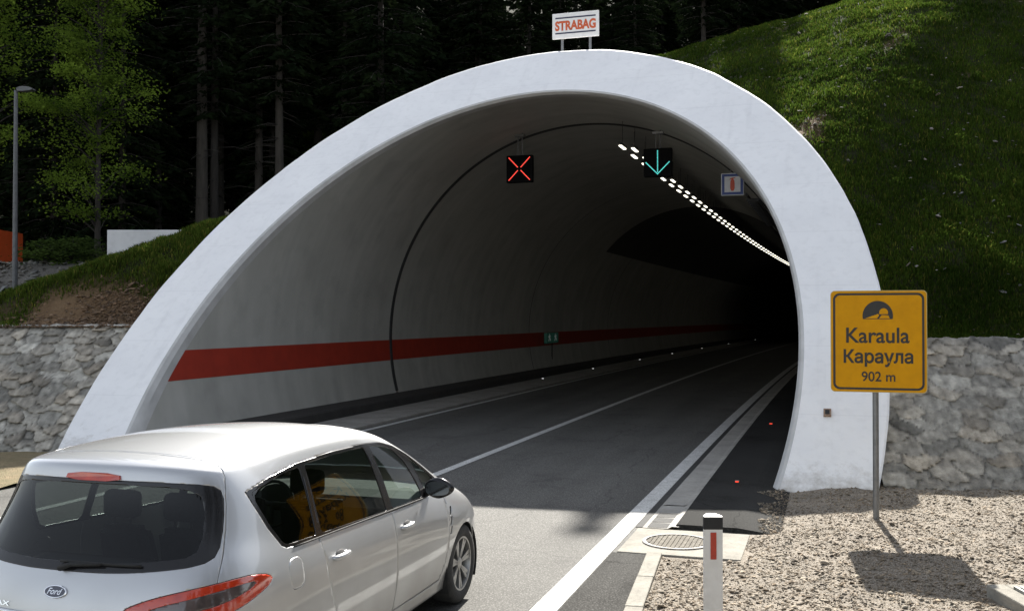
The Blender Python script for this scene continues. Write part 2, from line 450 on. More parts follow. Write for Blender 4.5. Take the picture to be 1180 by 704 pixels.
def tone_mat(name, c1, c2, scale=10, rough=.9):
    m = pmat(name, c1, c2, scale, rough)
    nt = m.node_tree; N, L = nt.nodes, nt.links; b = N['Principled BSDF']
    src = b.inputs['Base Color'].links[0].from_socket
    at = N.new('ShaderNodeAttribute'); at.attribute_name = 'tone'
    mm = N.new('ShaderNodeMix'); mm.data_type = 'RGBA'; mm.blend_type = 'MULTIPLY'; mm.inputs[0].default_value = 1
    L.new(src, mm.inputs[6]); L.new(at.outputs['Color'], mm.inputs[7]); L.new(mm.outputs[2], b.inputs['Base Color'])
    return m
M_pebble = tone_mat('pebble', (.25, .21, .155), (.155, .125, .09), 1.2)
pts = []; rad = []
while len(pts) < 98000:
    zc = RNG.uniform(6.3, 14.4); xc = RNG.uniform(.4, zc * .56) if RNG.uniform() < .86 else RNG.uniform(zc * .56, zc * .85)
    X, Y = cw(xc, zc)
    if X < ke(Y) + .165 + .03 * fbm(X * 3, Y * 3, 6) and Y < 10.4: continue
    if X < -.9 + .18 * fbm(X * 2, Y * 2, 6) and 10.3 < Y < 11.8: continue
    if X < -.78 + .22 * fbm(X * 2.2, Y * 2.2, 3) and Y >= 11.6 and X < -.45: continue
    r = float(np.clip(RNG.lognormal(-5.25, .6), .003, .04))
    if abs(X + .3) < .3 and Y > 12: r *= .8
    pts.append((X, Y, max(verge_z(X, Y), (.05 if X < -.9 else .05 * (-.5 - X) / .4) if Y > 11.75 and X < -.5 else -1) + r * .05)); rad.append(r)
o = pebbles('gravel', np.array(pts), np.array(rad), M_pebble); tag(o, 'crushed pale gravel covering the verge right of the kerb', 'gravel', kind='stuff')
# ================================================================ tunnel
M_white = pmat('white_portal_paint', (.84, .84, .84), (.79, .79, .795), 1.1, .6, .35, 26, c3=(.62, .62, .62), s3=7, f3=.2, bdist=.012)
M_reveal = pmat('portal_reveal', (.55, .55, .54), (.44, .44, .43), 2.0, .7, .3, 40)
def liningmat(name, c1, c2, rough=.75):
    m = pmat(name, c1, c2, .5, rough, .15, 30, c3=tuple(x * .75 for x in c2), s3=1.4, f3=.35, bdist=.01)
    nt = m.node_tree; N, L = nt.nodes, nt.links; b = N['Principled BSDF']
    src = b.inputs['Base Color'].links[0].from_socket
    tc = N.new('ShaderNodeTexCoord')
    mp = N.new('ShaderNodeMapping'); mp.inputs['Scale'].default_value = (.15, 2.2, .12); L.new(tc.outputs['Object'], mp.inputs['Vector'])
    n = N.new('ShaderNodeTexNoise'); n.inputs['Scale'].default_value = 1; n.inputs['Detail'].default_value = 5; L.new(mp.outputs[0], n.inputs['Vector'])
    r = N.new('ShaderNodeMapRange'); r.inputs[1].default_value = .3; r.inputs[2].default_value = .75; r.inputs[3].default_value = 1.05; r.inputs[4].default_value = .86
    L.new(n.outputs['Fac'], r.inputs[0])
    mm = N.new('ShaderNodeMix'); mm.data_type = 'RGBA'; mm.blend_type = 'MULTIPLY'; mm.inputs[0].default_value = 1
    L.new(src, mm.inputs[6]); L.new(r.outputs[0], mm.inputs[7]); L.new(mm.outputs[2], b.inputs['Base Color'])
    return m
M_lining = liningmat('painted_lining', (.45, .445, .41), (.39, .385, .35))
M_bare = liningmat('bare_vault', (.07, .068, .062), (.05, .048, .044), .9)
M_red = pmat('red_band_paint', (.36, .030, .012), (.30, .024, .010), 3, .6, .1, 60)
M_dark = pmat('dark_joint', (.02, .02, .02), (.03, .03, .03), 3, .9)

TUN = empty('tunnel', (X0, S0, 0), 'road tunnel with a sloping white horseshoe portal ring and pale lining striped in dark red', 'tunnel')
TL = Vector((X0, S0, 0))
def loc(V): return [tuple(Vector(v) - TL) for v in V]

def ringpts(r, n=160, low=-.3):
    """angles from right foot over the crown to the left foot"""
    a0 = -math.asin((ZC - low) / r)
    return [a0 + (math.pi - 2 * a0) * i / n for i in range(n + 1)]
# portal ring on the sloped plane
def ppt(r, a, off=0.0, dr=0.0):
    z = ZC + r * math.sin(a); x = X0 + r * math.cos(a)
    return (x, S0 + KP * z + off, z)
NR = 160
rows = [(RO, 3.0), (RO, .03), (RO - .03, 0.0), (RO - .25, 0), (RO - .5, 0), (RO - .75, 0), (RO - 1.0, 0), (RI, 0.0)]
V = []; F = []
for r, off in rows:
    for a in ringpts(r, NR): 
        p = ppt(r, a, off); w = .012 * fbm(p[0] * 1.3, p[2] * 1.3, 2.2)
        if r >= RO - .03: # slightly wavy hand-finished outer edge
            k = 1 + (.022 * fbm(p[0] * .9, p[2] * .9, 7)) / r
            p = (X0 + (p[0] - X0) * k, p[1] + w, ZC + (p[2] - ZC) * k)
        else: p = (p[0], p[1] + w * .4, p[2])
        V.append(p)
n1 = NR + 1
for j in range(len(rows) - 1):
    for i in range(NR): F.append((j * n1 + i, j * n1 + i + 1, (j + 1) * n1 + i + 1, (j + 1) * n1 + i))
# board-marked paint: faint lift joints, drips and splash dirt near the ground
nt = M_white.node_tree; N, L = nt.nodes, nt.links; b = N['Principled BSDF']
src = b.inputs['Base Color'].links[0].from_socket
tc = N.new('ShaderNodeTexCoord'); sx = N.new('ShaderNodeSeparateXYZ'); L.new(tc.outputs['Object'], sx.inputs[0])
dn = N.new('ShaderNodeTexNoise'); dn.inputs['Scale'].default_value = 5; dn.inputs['Detail'].default_value = 8; dn.inputs['Roughness'].default_value = .7; L.new(tc.outputs['Object'], dn.inputs['Vector'])
hr = N.new('ShaderNodeMapRange'); hr.inputs[1].default_value = 0; hr.inputs[2].default_value = .75; hr.inputs[3].default_value = .34; hr.inputs[4].default_value = -.25; L.new(sx.outputs[2], hr.inputs[0])
ad = N.new('ShaderNodeMath'); ad.operation = 'ADD'; L.new(hr.outputs[0], ad.inputs[0]); L.new(dn.outputs['Fac'], ad.inputs[1])
dr_ = N.new('ShaderNodeMapRange'); dr_.inputs[1].default_value = .58; dr_.inputs[2].default_value = .95; dr_.inputs[3].default_value = 0; dr_.inputs[4].default_value = .75; L.new(ad.outputs[0], dr_.inputs[0])
mx = N.new('ShaderNodeMix'); mx.data_type = 'RGBA'; L.new(dr_.outputs[0], mx.inputs[0]); L.new(src, mx.inputs[6]); mx.inputs[7].default_value = (.34, .31, .26, 1)
mp = N.new('ShaderNodeMapping'); mp.inputs['Scale'].default_value = (5, .4, .35); L.new(tc.outputs['Object'], mp.inputs['Vector'])
dp = N.new('ShaderNodeTexNoise'); dp.inputs['Scale'].default_value = 1; dp.inputs['Detail'].default_value = 6; L.new(mp.outputs[0], dp.inputs['Vector'])
d2 = N.new('ShaderNodeMapRange'); d2.inputs[1].default_value = .58; d2.inputs[2].default_value = .75; d2.inputs[3].default_value = 1; d2.inputs[4].default_value = .94; L.new(dp.outputs['Fac'], d2.inputs[0])
wv = N.new('ShaderNodeMath'); wv.operation = 'PINGPONG'; wv.inputs[1].default_value = .5; L.new(sx.outputs[2], wv.inputs[0])
w2 = N.new('ShaderNodeMapRange'); w2.inputs[1].default_value = 0; w2.inputs[2].default_value = .012; w2.inputs[3].default_value = .93; w2.inputs[4].default_value = 1; L.new(wv.outputs[0], w2.inputs[0])
mu = N.new('ShaderNodeMath'); mu.operation = 'MULTIPLY'; L.new(d2.outputs[0], mu.inputs[0]); L.new(w2.outputs[0], mu.inputs[1])
m2 = N.new('ShaderNodeMix'); m2.data_type = 'RGBA'; m2.blend_type = 'MULTIPLY'; m2.inputs[0].default_value = 1; L.new(mx.outputs[2], m2.inputs[6]); L.new(mu.outputs[0], m2.inputs[7]); L.new(m2.outputs[2], b.inputs['Base Color'])
arch = mesh_np('portal_arch', loc(V), F, M_white, TUN)
# bevelled reveal between the ring face and the lining
rows = [(RI, .0), (RI - .045, .03), (RL - .005, .16), (RL - .005, .42), (RL + .02, .43)]
V = []; F = []
for r, off in rows:
    for a in ringpts(r, NR):
        p = ppt(r, a, off); V.append((p[0] + (bend(p[1]) if off > .1 else 0), p[1], p[2]))
for j in range(len(rows) - 1):
    for i in range(NR): F.append((j * n1 + i, j * n1 + i + 1, (j + 1) * n1 + i + 1, (j + 1) * n1 + i))
rev = mesh_np('reveal', loc(V), F, M_reveal, TUN, smooth=True)
rev.data.set_sharp_from_angle(angle=math.radians(28))

# lining: rows along the bore, first row cut by the portal plane
ZB = 5.65                                       # top of the pale paint deep inside
SR0 = 48.0
def bore(name, r, rngs, zlo, zhi, s_from, s_to, mat, na=60, left=True, right=True, parent=TUN):
    V = []; F = []
    angs = []
    if left and right:
        a0 = -math.asin((ZC - zlo) / r); angs = [[a0 + (math.pi - 2 * a0) * i / na for i in range(na + 1)]]
    return angs
def bore_mesh(name, r, angs, s_list, first_portal, mat, parent=TUN):
    V = []; F = []
    n = len(angs)
    S = ([None] if first_portal else []) + list(s_list)
    for s in S:
        for a in angs:
            z = ZC + r * math.sin(a); x = X0 + r * math.cos(a)
            ss = S0 + KP * z + .40 if s is None else s
            V.append((x + bend(ss), ss, z))
    for j in range(len(S) - 1):
        for i in range(n - 1): F.append((j * n + i, (j + 1) * n + i, (j + 1) * n + i + 1, j * n + i + 1))
    return mesh_np(name, loc(V), F, mat, parent, smooth=True)
angs = ringpts(RL, 120)
aB = math.asin((ZB - ZC) / RL)
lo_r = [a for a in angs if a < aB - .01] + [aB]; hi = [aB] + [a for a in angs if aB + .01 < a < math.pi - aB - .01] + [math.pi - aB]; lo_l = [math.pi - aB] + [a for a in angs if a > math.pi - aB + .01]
SIN = [28, 30, 33, 36, 40, 44, SR0]
SDEEP = [SR0, 52, 56, 60, 66, 72, 80, 90, 100, 110, 120, 130, 140, 150, 160]
lin = bore_mesh('lining', RL, angs, [SEAM - .06], True, M_lining)
lin2 = bore_mesh('lining', RL, angs, [SEAM - .06 + .12] + SIN, False, M_lining)
bore_mesh('lining', RL, lo_r, SDEEP, False, M_lining)
bore_mesh('lining', RL, lo_l, SDEEP, False, M_lining)
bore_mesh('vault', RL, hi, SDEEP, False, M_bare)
# end wall far inside, so that no daylight leaks in
mb = MB(); mb.box(-1 + bend(160) - 12, 6 + bend(160), 160, 161, -1, 9); o = mb.build('end_bulkhead', M_bare, TUN); o.location = -TL
# joint: a recessed dark seam all round, with the cable along it
V = []; F = []
prof = [(RL + .03, SEAM - .085), (RL - .03, SEAM - .06), (RL - .03, SEAM + .06), (RL + .03, SEAM + .085)]
ja = ringpts(RL, 120, .35)
for r, s in prof:
    for a in ja: V.append((X0 + r * math.cos(a) + bend(s), s, ZC + r * math.sin(a)))
for j in range(3):
    for i in range(120): F.append((j * 121 + i, j * 121 + i + 1, (j + 1) * 121 + i + 1, (j + 1) * 121 + i))
mesh_np('joint_strip', loc(V), F, M_dark, TUN, smooth=True)
# vertical hairline joints of the lining blocks further in
for s in (40.0, 54.0, 68.0):
    V = []; F = []
    for q, s2 in ((RL - .006, s), (RL - .006, s + .05)):
        for a in ja: V.append((X0 + q * math.cos(a) + bend(s2), s2, ZC + q * math.sin(a)))
    for i in range(120): F.append((i, i + 1, 121 + i + 1, 121 + i))
    mesh_np('joint_line', loc(V), F, M_dark, TUN, smooth=True)
# red band on both walls
def band(z0, z1, side, s_end, mat, name, dr=.006, smid=None):
    angs = []
    for i in range(9):
        z = z0 + (z1 - z0) * i / 8; a = math.asin((z - ZC) / RL); angs.append(a if side > 0 else math.pi - a)
    return bore_mesh(name, RL - dr, angs, [SEAM, 30, 36, 44, 52, 60, 70, 80, 90, 100, 120], True, mat)
band(1.23, 1.81, -1, 120, M_red, 'red_band'); band(1.23, 1.81, 1, 120, M_red, 'red_band')
# dark duct step at the foot of the left wall
o = strip('duct_step', [(-11.0, -.02), (-11.05, .27), (-11.10, .30), (-11.95, .30), (-12.1, -.02)], [15.9] + [s for s in SL if s > 15.5], M_duct, closed=True)
o.parent = TUN; o.location = -TL
# cable tray and conduit high on the right haunch
M_tray = pmat('dull_steel', (.03, .03, .03), (.02, .02, .02), 6, .9)
mb = MB()
a = math.radians(38)
for k in range(18):
    s = 25.5 + k * .42; x = X0 + (RL - .16) * math.cos(a) + bend(s); z = ZC + (RL - .16) * math.sin(a)
    mb.box(x - .16, x + .16, s, s + .06, z - .03, z + .03)
for d in (-.15, .15):
    mb.tube([(X0 + (RL - .16) * math.cos(a) + d * .8 + bend(s), s, ZC + (RL - .16) * math.sin(a) - d * .5) for s in (25, 30, 36, 45, 60, 80, 110)], .035, 6)
o = mb.build('cable_tray', M_tray, TUN); o.location = -TL

# ---- lights under the vault: two staggered rows
M_lamp = emat('lamp_glow', (1.0, .95, .80), 1.0)
M_case = pmat('lamp_case', (.03, .03, .03), (.02, .02, .02), 8, .6)
lamp0 = None
LZ = 6.90
k = 0
s = 26.0
rows_l = []
while s < 96:
    rows_l.append((s, -5.20)); rows_l.append((s + .5, -4.97)); s += 1.6
for i, (s, x) in enumerate(rows_l):
    ang = -math.atan((s - 13.2) / RC)
    if lamp0 is None:
        lamp0 = empty('tunnel_light', (0, 0, 0), 'small bright lamp in the double row under the dark tunnel vault', 'lamp', 'ceiling lamps in the tunnel')
        mb = MB(); mb.box(-.06, .06, -.36, .36, .03, .10, bev=.02); mb.build('housing', M_case, lamp0)
        mb = MB(); mb.box(-.006, .006, -.006, .006, .10, .72); mb.build('hanger', M_case, lamp0)
        mb = MB(); mb.box(-.042, .042, -.30, .30, 0, .032, bev=.012); mb.build('diffuser', M_lamp, lamp0)
        src_l = lamp0; L0 = lamp0
    else:
        L0 = src_l.copy(); COL.objects.link(L0)
        for ch in list(src_l.children):
            c = ch.copy(); COL.objects.link(c); c.parent = L0
    L0.location = (x + bend(s), s, LZ); L0.rotation_euler = (0, 0, ang)

# ---- lane signals
M_sig = pmat('signal_black', (.004, .004, .0045), (.006, .006, .0065), 10, .9, spec=.1)
M_rod = pmat('galvanised_steel', (.21, .215, .22), (.15, .155, .16), 12, .45, metal=.7, bump=.1, bscale=80)
M_sred = emat('signal_red', (1.0, .085, .06), .42)
M_sgreen = emat('signal_green', (.10, .62, .58), .36)
def signal(name, x, z, label, strokes, mat, part):
    s = 26.0
    r = empty(name, (x, s, z), label, 'traffic signal')
    mb = MB(); mb.box(-.37, .37, 0, .16, -.37, .37, bev=.02); h = mb.build('housing', M_sig, r)
    zt = ZC + math.sqrt(RL ** 2 - (x - X0) ** 2) - z
    mb = MB(); mb.tube([(-.06, .08, .36), (-.06, .08, zt)], .014, 8); mb.tube([(.06, .08, .36), (.06, .08, zt)], .014, 8); mb.box(-.14, .14, .02, .14, zt - .1, zt - .04)
    mb.build('hanger', M_rod, r)
    mb = MB()
    for (x0, z0, x1, z1) in strokes:      # a line of small round lamps
        d = math.hypot(x1 - x0, z1 - z0); n = int(d / .034)
        for q in range(n + 1):
            t = q / n; px, pz = x0 + (x1 - x0) * t, z0 + (z1 - z0) * t
            V, F = lathe([(-.014, 0.001), (-.012, .012), (-.0, .0165)], 8, 'y'); mb.add([(v[0] + px, v[1], v[2] + pz) for v in V], F)
    mb.build(part, mat, r)
signal('lane_signal', -7.98, 6.48, 'black hanging lane signal showing a red cross', [(-.29, -.3, -.05, -.05), (.29, .3, .05, .05), (-.29, .3, -.05, .05), (.29, -.3, .05, -.05)], M_sred, 'red_cross')
signal('lane_signal', -4.22, 6.48, 'black hanging lane signal showing a green arrow pointing down', [(0, .3, 0, -.24), (0, -.3, -.3, 0), (0, -.3, .3, 0)], M_sgreen, 'green_arrow')

# ---- blue fire extinguisher sign high on the right
fs = empty('extinguisher_sign', (-2.33, 26.2, 5.86), 'small square blue and white sign with a red fire extinguisher symbol', 'sign')
M_blue = pmat('sign_blue', (.025, .055, .22), (.02, .045, .18), 10, .5); M_swhite = pmat('sign_white', (.55, .56, .58), (.48, .49, .51), 10, .5); M_sredp = pmat('sign_red', (.50, .06, .02), (.42, .05, .02), 10, .5)
mb = MB(); mb.box(-.29, .29, 0, .10, -.29, .29, bev=.02); mb.build('case', M_swhite, fs)
mb = MB(); mb.box(-.265, .265, -.006, .0, -.265, .265); mb.build('blue_border', M_blue, fs)
mb = MB(); mb.box(-.20, .20, -.012, -.0065, -.20, .20); mb.build('white_field', M_swhite, fs)
mb = MB(); mb.prism(chaikin([(-.055, -.17), (.055, -.17), (.055, .08), (.025, .12), (.025, .15), (.075, .15), (.075, .17), (-.03, .17), (-.08, .12), (-.06, .11), (-.025, .14), (-.025, .12), (-.055, .08)], 1), lambda u, v: (u, -.018, v), (0, .005, 0)); mb.build('extinguisher_symbol', M_sredp, fs)
mb = MB(); mb.tube([(-.05, .06, .27), (-.05, .06, .42)], .012, 6); mb.tube([(.05, .06, .27), (.05, .06, .42)], .012, 6); mb.build('bracket', M_rod, fs)

# ---- emergency exit sign on the left wall, with the phone box below the conduit
ex = empty('exit_sign', (X0 - RL + .10 + bend(42.9), 42.9, 1.57), 'small green and white exit sign on the red wall band', 'sign')
M_eg = emat('exit_green', (.015, .07, .05), .05); M_ew = emat('exit_white', (.25, .30, .28), .06)
mb = MB(); mb.box(-.03, .09, -1.0, 1.0, -.24, .22, bev=.015); mb.build('case', M_eg, ex)
mb = MB()
for (y, w) in ((-.55, .24), (.45, .24)):     # two pictograms: a running figure and an arrow
    mb.prism([(y - w, -.14), (y - w * .3, -.14), (y, -.02), (y + w * .5, -.14), (y + w, -.12), (y + w * .3, .03), (y + w, .09), (y, .11), (y - w, .05), (y - w * .7, .01), (y - w * .2, .05), (y - w * .3, -.04)], lambda u, v: (.0925, u, v), (.004, 0, 0))
    V, F = lathe([(.0925, .001), (.0965, .03), (.0925, .036)], 10, 'x'); mb.add([(v[0], v[1] + y, v[2] + .145) for v in V], F)
mb.build('pictogram', M_ew, ex)
mb = MB(); mb.tube([(.03, .1, -.24), (.03, .1, -1.2)], .022, 6); mb.build('conduit', M_tray, ex)
# ---- reflector studs
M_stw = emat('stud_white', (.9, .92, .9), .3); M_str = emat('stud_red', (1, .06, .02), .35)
def stud(name, x, s, z, mat, label, group, sc=1.0):
    r = empty(name, (x + bend(s), s, z), label, 'road stud', group)
    mb = MB(); mb.box(-.05 * sc, .05 * sc, -.05 * sc, .05 * sc, 0, .03, bev=.008); mb.build('body', M_rod, r)
    mb = MB(); mb.box(-.04 * sc, .04 * sc, -.056 * sc, -.0505 * sc, .006, .026); mb.build('reflector', mat, r)
for i, s in enumerate((37.5, 45.5, 56, 66, 78, 92, 110)):
    stud('road_stud', -10.75, s, .088, M_stw, 'tiny white glowing road stud on the left tunnel kerb', 'white studs on the left kerb', 1.0)
stud('road_stud', -1.28, 15.0, .05, M_str, 'nearer tiny red road stud on the dark right walkway', 'red studs on the walkway', .62)
stud('road_stud', -1.28, 23.4, .05, M_str, 'tiny red road stud deeper in the tunnel on the right walkway', 'red studs on the walkway', .75)

# ---- small rusty box on the right leg of the ring
zb = 1.02; xb, yb = -.02, S0 + KP * 1.02
nb = Vector((0, -1, KP)).normalized(); ub = Vector((0, KP, 1)).normalized()
jb = empty('junction_box', (xb, yb, zb), 'small rusty junction box fixed to the right leg of the white portal ring', 'junction box')
M_rust = pmat('rusty_steel', (.22, .13, .08), (.36, .27, .20), 25, .8, .3, 60)
mb = MB(); 
def bx2(mb, w, h, d, o=0.0):
    mb.prism([(-w, -h), (w, -h), (w, h), (-w, h)], lambda u, v: tuple(Vector((u, 0, 0)) + ub * v + nb * o), nb * d)
bx2(mb, .055, .07, .05, -.02); mb.build('box', M_rust, jb)
mb = MB(); bx2(mb, .032, .04, .006, .031); mb.build('lid', M_dark, jb)

# ================================================================ signs outside
# contractor board on the crown
M_board = pmat('white_board', (.78, .78, .77), (.70, .70, .69), 6, .5)
M_navy = pmat('navy_print', (.012, .015, .05), (.016, .02, .06), 10, .5); M_orange = pmat('orange_print', (.60, .10, .02), (.52, .085, .018), 10, .5)
bd = empty('company_board', (-6.03, 24.45, 8.95), 'white board on two posts standing on the portal crown, lettered STRABAG in orange', 'sign')
mb = MB(); mb.box(-.60, .60, 0, .05, .52, 1.16, bev=.008); mb.build('panel', M_board, bd)
for x in (-.36, .36):
    mb = MB(); mb.tube([(x, .085, -.3), (x, .085, 1.10)], .035, 10); mb.build('post', M_rod, bd)
mb = MB(); mb.box(-.52, .52, -.004, -.0005, 1.02, 1.055); mb.build('stripe', M_navy, bd)
mb = MB(); mb.box(-.52, .52, -.004, -.0005, .635, .67); mb.build('stripe', M_navy, bd)
text_obj('lettering', 'STRABAG', M_orange, bd, (-.525, .525, .715, .965), lambda u, v, h: (u, -.004, v), bold=.045)

# yellow tunnel name sign
px, py = cw(4.39, 12.05)
ys = empty('tunnel_sign', (px, py, .03), 'yellow sign with black border on a grey post, reading Karaula and 902 m', 'sign')
M_yel = pmat('sign_yellow', (.60, .285, .002), (.54, .25, .002), 5, .6, c3=(.45, .21, .004), s3=14, f3=.25, spec=.15); M_ink = pmat('sign_ink', (.010, .009, .008), (.014, .013, .011), 10, .5)
M_yback = pmat('sign_edge', (.50, .40, .16), (.44, .34, .13), 8, .5)
SW, SZ0, SZ1 = .545, 1.525, 2.745
def rrect(w0, w1, h0, h1, r, n=6):
    p = []
    for cx, cz, a0 in ((w1 - r, h0 + r, -90), (w1 - r, h1 - r, 0), (w0 + r, h1 - r, 90), (w0 + r, h0 + r, 180)):
        for k in range(n + 1):
            a = math.radians(a0 + 90 * k / n); p.append((cx + r * math.cos(a), cz + r * math.sin(a)))
    return p
mb = MB(); mb.prism(rrect(-SW, SW, SZ0, SZ1, .05), lambda u, v: (u, .0, v), (0, .025, 0)); mb.build('panel_backing', M_yback, ys)
mb = MB(); mb.prism(rrect(-SW + .008, SW - .008, SZ0 + .008, SZ1 - .008, .045), lambda u, v: (u, -.003, v), (0, .002, 0)); mb.build('panel', M_yel, ys)
ou, ii = rrect(-SW + .03, SW - .03, SZ0 + .03, SZ1 - .03, .075), rrect(-SW + .056, SW - .056, SZ0 + .056, SZ1 - .056, .055)
n = len(ou); mesh_np('border', [(u, -.005, v) for u, v in ou] + [(u, -.005, v) for u, v in ii], [(i, (i + 1) % n, n + (i + 1) % n, n + i) for i in range(n)], M_ink, ys)
cz = 2.41; R = .172
arcp = [(-.005 + R * math.cos(math.radians(t)), cz + .03 + R * math.sin(math.radians(t)) * 1.05) for t in np.linspace(-12, 192, 30)]
mb = MB(); mb.prism(arcp, lambda u, v: (u, -.006, v), (0, .002, 0)); mb.build('tunnel_pictogram', M_ink, ys)
mb = MB(); mb.prism([(-.15, cz + .0), (-.07, cz + .03), (.0, cz + .055), (.012, cz + .04), (-.012, cz - .0)], lambda u, v: (u, -.0085, v), (0, .002, 0))
mb.prism([(-.0 + .01, cz - .0), (.13, cz - .0), (.115, cz + .038), (.04, cz + .042)], lambda u, v: (u, -.0085, v), (0, .002, 0))
mb.prism([(.062 + .05 * math.cos(t), cz + .068 + .055 * math.sin(t)) for t in np.linspace(-.3, math.pi + .3, 14)], lambda u, v: (u, -.0085, v), (0, .002, 0))
mb.build('pictogram_road', M_yel, ys)
pl = lambda u, v, h: (u, -.006, v)
text_obj('lettering', 'Karaula', M_ink, ys, (-.365, .35, 2.115, 2.30), pl, bold=.016)
text_obj('lettering', 'Караула', M_ink, ys, (-.395, .39, 1.83, 2.04), pl, bold=.026)
text_obj('lettering', '902 m', M_ink, ys, (-.19, .19, 1.655, 1.775), pl, bold=.012)
mb = MB(); mb.tube([(-.03, .062, -.12), (-.03, .062, SZ1 - .1)], .036, 14); mb.build('post', M_rod, ys, auto=40)
mb = MB()
for z in (SZ0 + .25, SZ1 - .25): mb.box(-.3, .3, .027, .055, z - .02, z + .02)
mb.build('clamp', M_rod, ys)

# white marker post in the foreground
px, py = cw(1.432, 7.2)
mp_ = empty('marker_post', (px, py, 0), 'white roadside marker post with black band and red reflector', 'marker post', rz=TH)
M_plast = pmat('white_plastic', (.66, .655, .63), (.58, .57, .545), 5, .5, c3=(.42, .40, .36), s3=14, f3=.25)
mb = MB()
def postsec(z, s=1.0, tilt=0.0):
    return [(-.066 * s, -.035 * s), (.066 * s, -.035 * s), (.066 * s, .0), (.03, .06), (-.03, .06), (-.066 * s, 0)]
def postseg(mb, z0, z1, s=1.0, slant=0.0):
    P = postsec(0, s); n = len(P)
    V = [(x, y, z0) for x, y in P] + [(x, y, z1 + slant * (y + .035)) for x, y in P]
    mb.add(V, [tuple(range(n))[::-1], tuple(range(n, 2 * n))] + [(i, (i + 1) % n, n + (i + 1) % n, n + i) for i in range(n)])
postseg(mb, -.1, .975); mb.build('post_body', M_plast, mp_)
mb = MB(); postseg(mb, .945, 1.03, 1.02); mb.build('black_band', M_black, mp_)
mb = MB(); postseg(mb, 1.03, 1.036, .985, .07); mb.build('cap', M_plast, mp_)
M_refl = pmat('red_reflector', (.42, .035, .012), (.34, .028, .010), 60, .3, .3, 200)
mb = MB(); mb.box(-.021, .021, -.0415, -.0352, .735, .925, bev=.002); mb.build('reflector', M_refl, mp_)

# concrete shaft frame with its grating at the right edge
px, py = cw(4.1, 8.72)
sf = empty('inspection_shaft', (px, py, 0), 'low pale concrete shaft frame with a metal grate lying on the gravel', 'inspection shaft', rz=TH)
mb = MB()
mb.box(.0, .16, -1.4, .0, -.1, .15, bev=.012); mb.box(.16, 1.3, -.14, .0, -.1, .149, bev=.012); mb.box(1.3, 1.46, -1.4, .0, -.1, .15, bev=.012)
mb.build('frame', M_conc_l, sf)
mb = MB()
for k in range(24): mb.box(.165 + k * .047, .19 + k * .047, -1.35, -.145, .10, .17)
for k in range(5): mb.box(.165, 1.295, -1.3 + k * .28, -1.28 + k * .28, .11, .166)
mb.build('grating', pmat('grey_grate', (.30, .30, .27), (.22, .22, .20), 9, .7, metal=.3), sf)
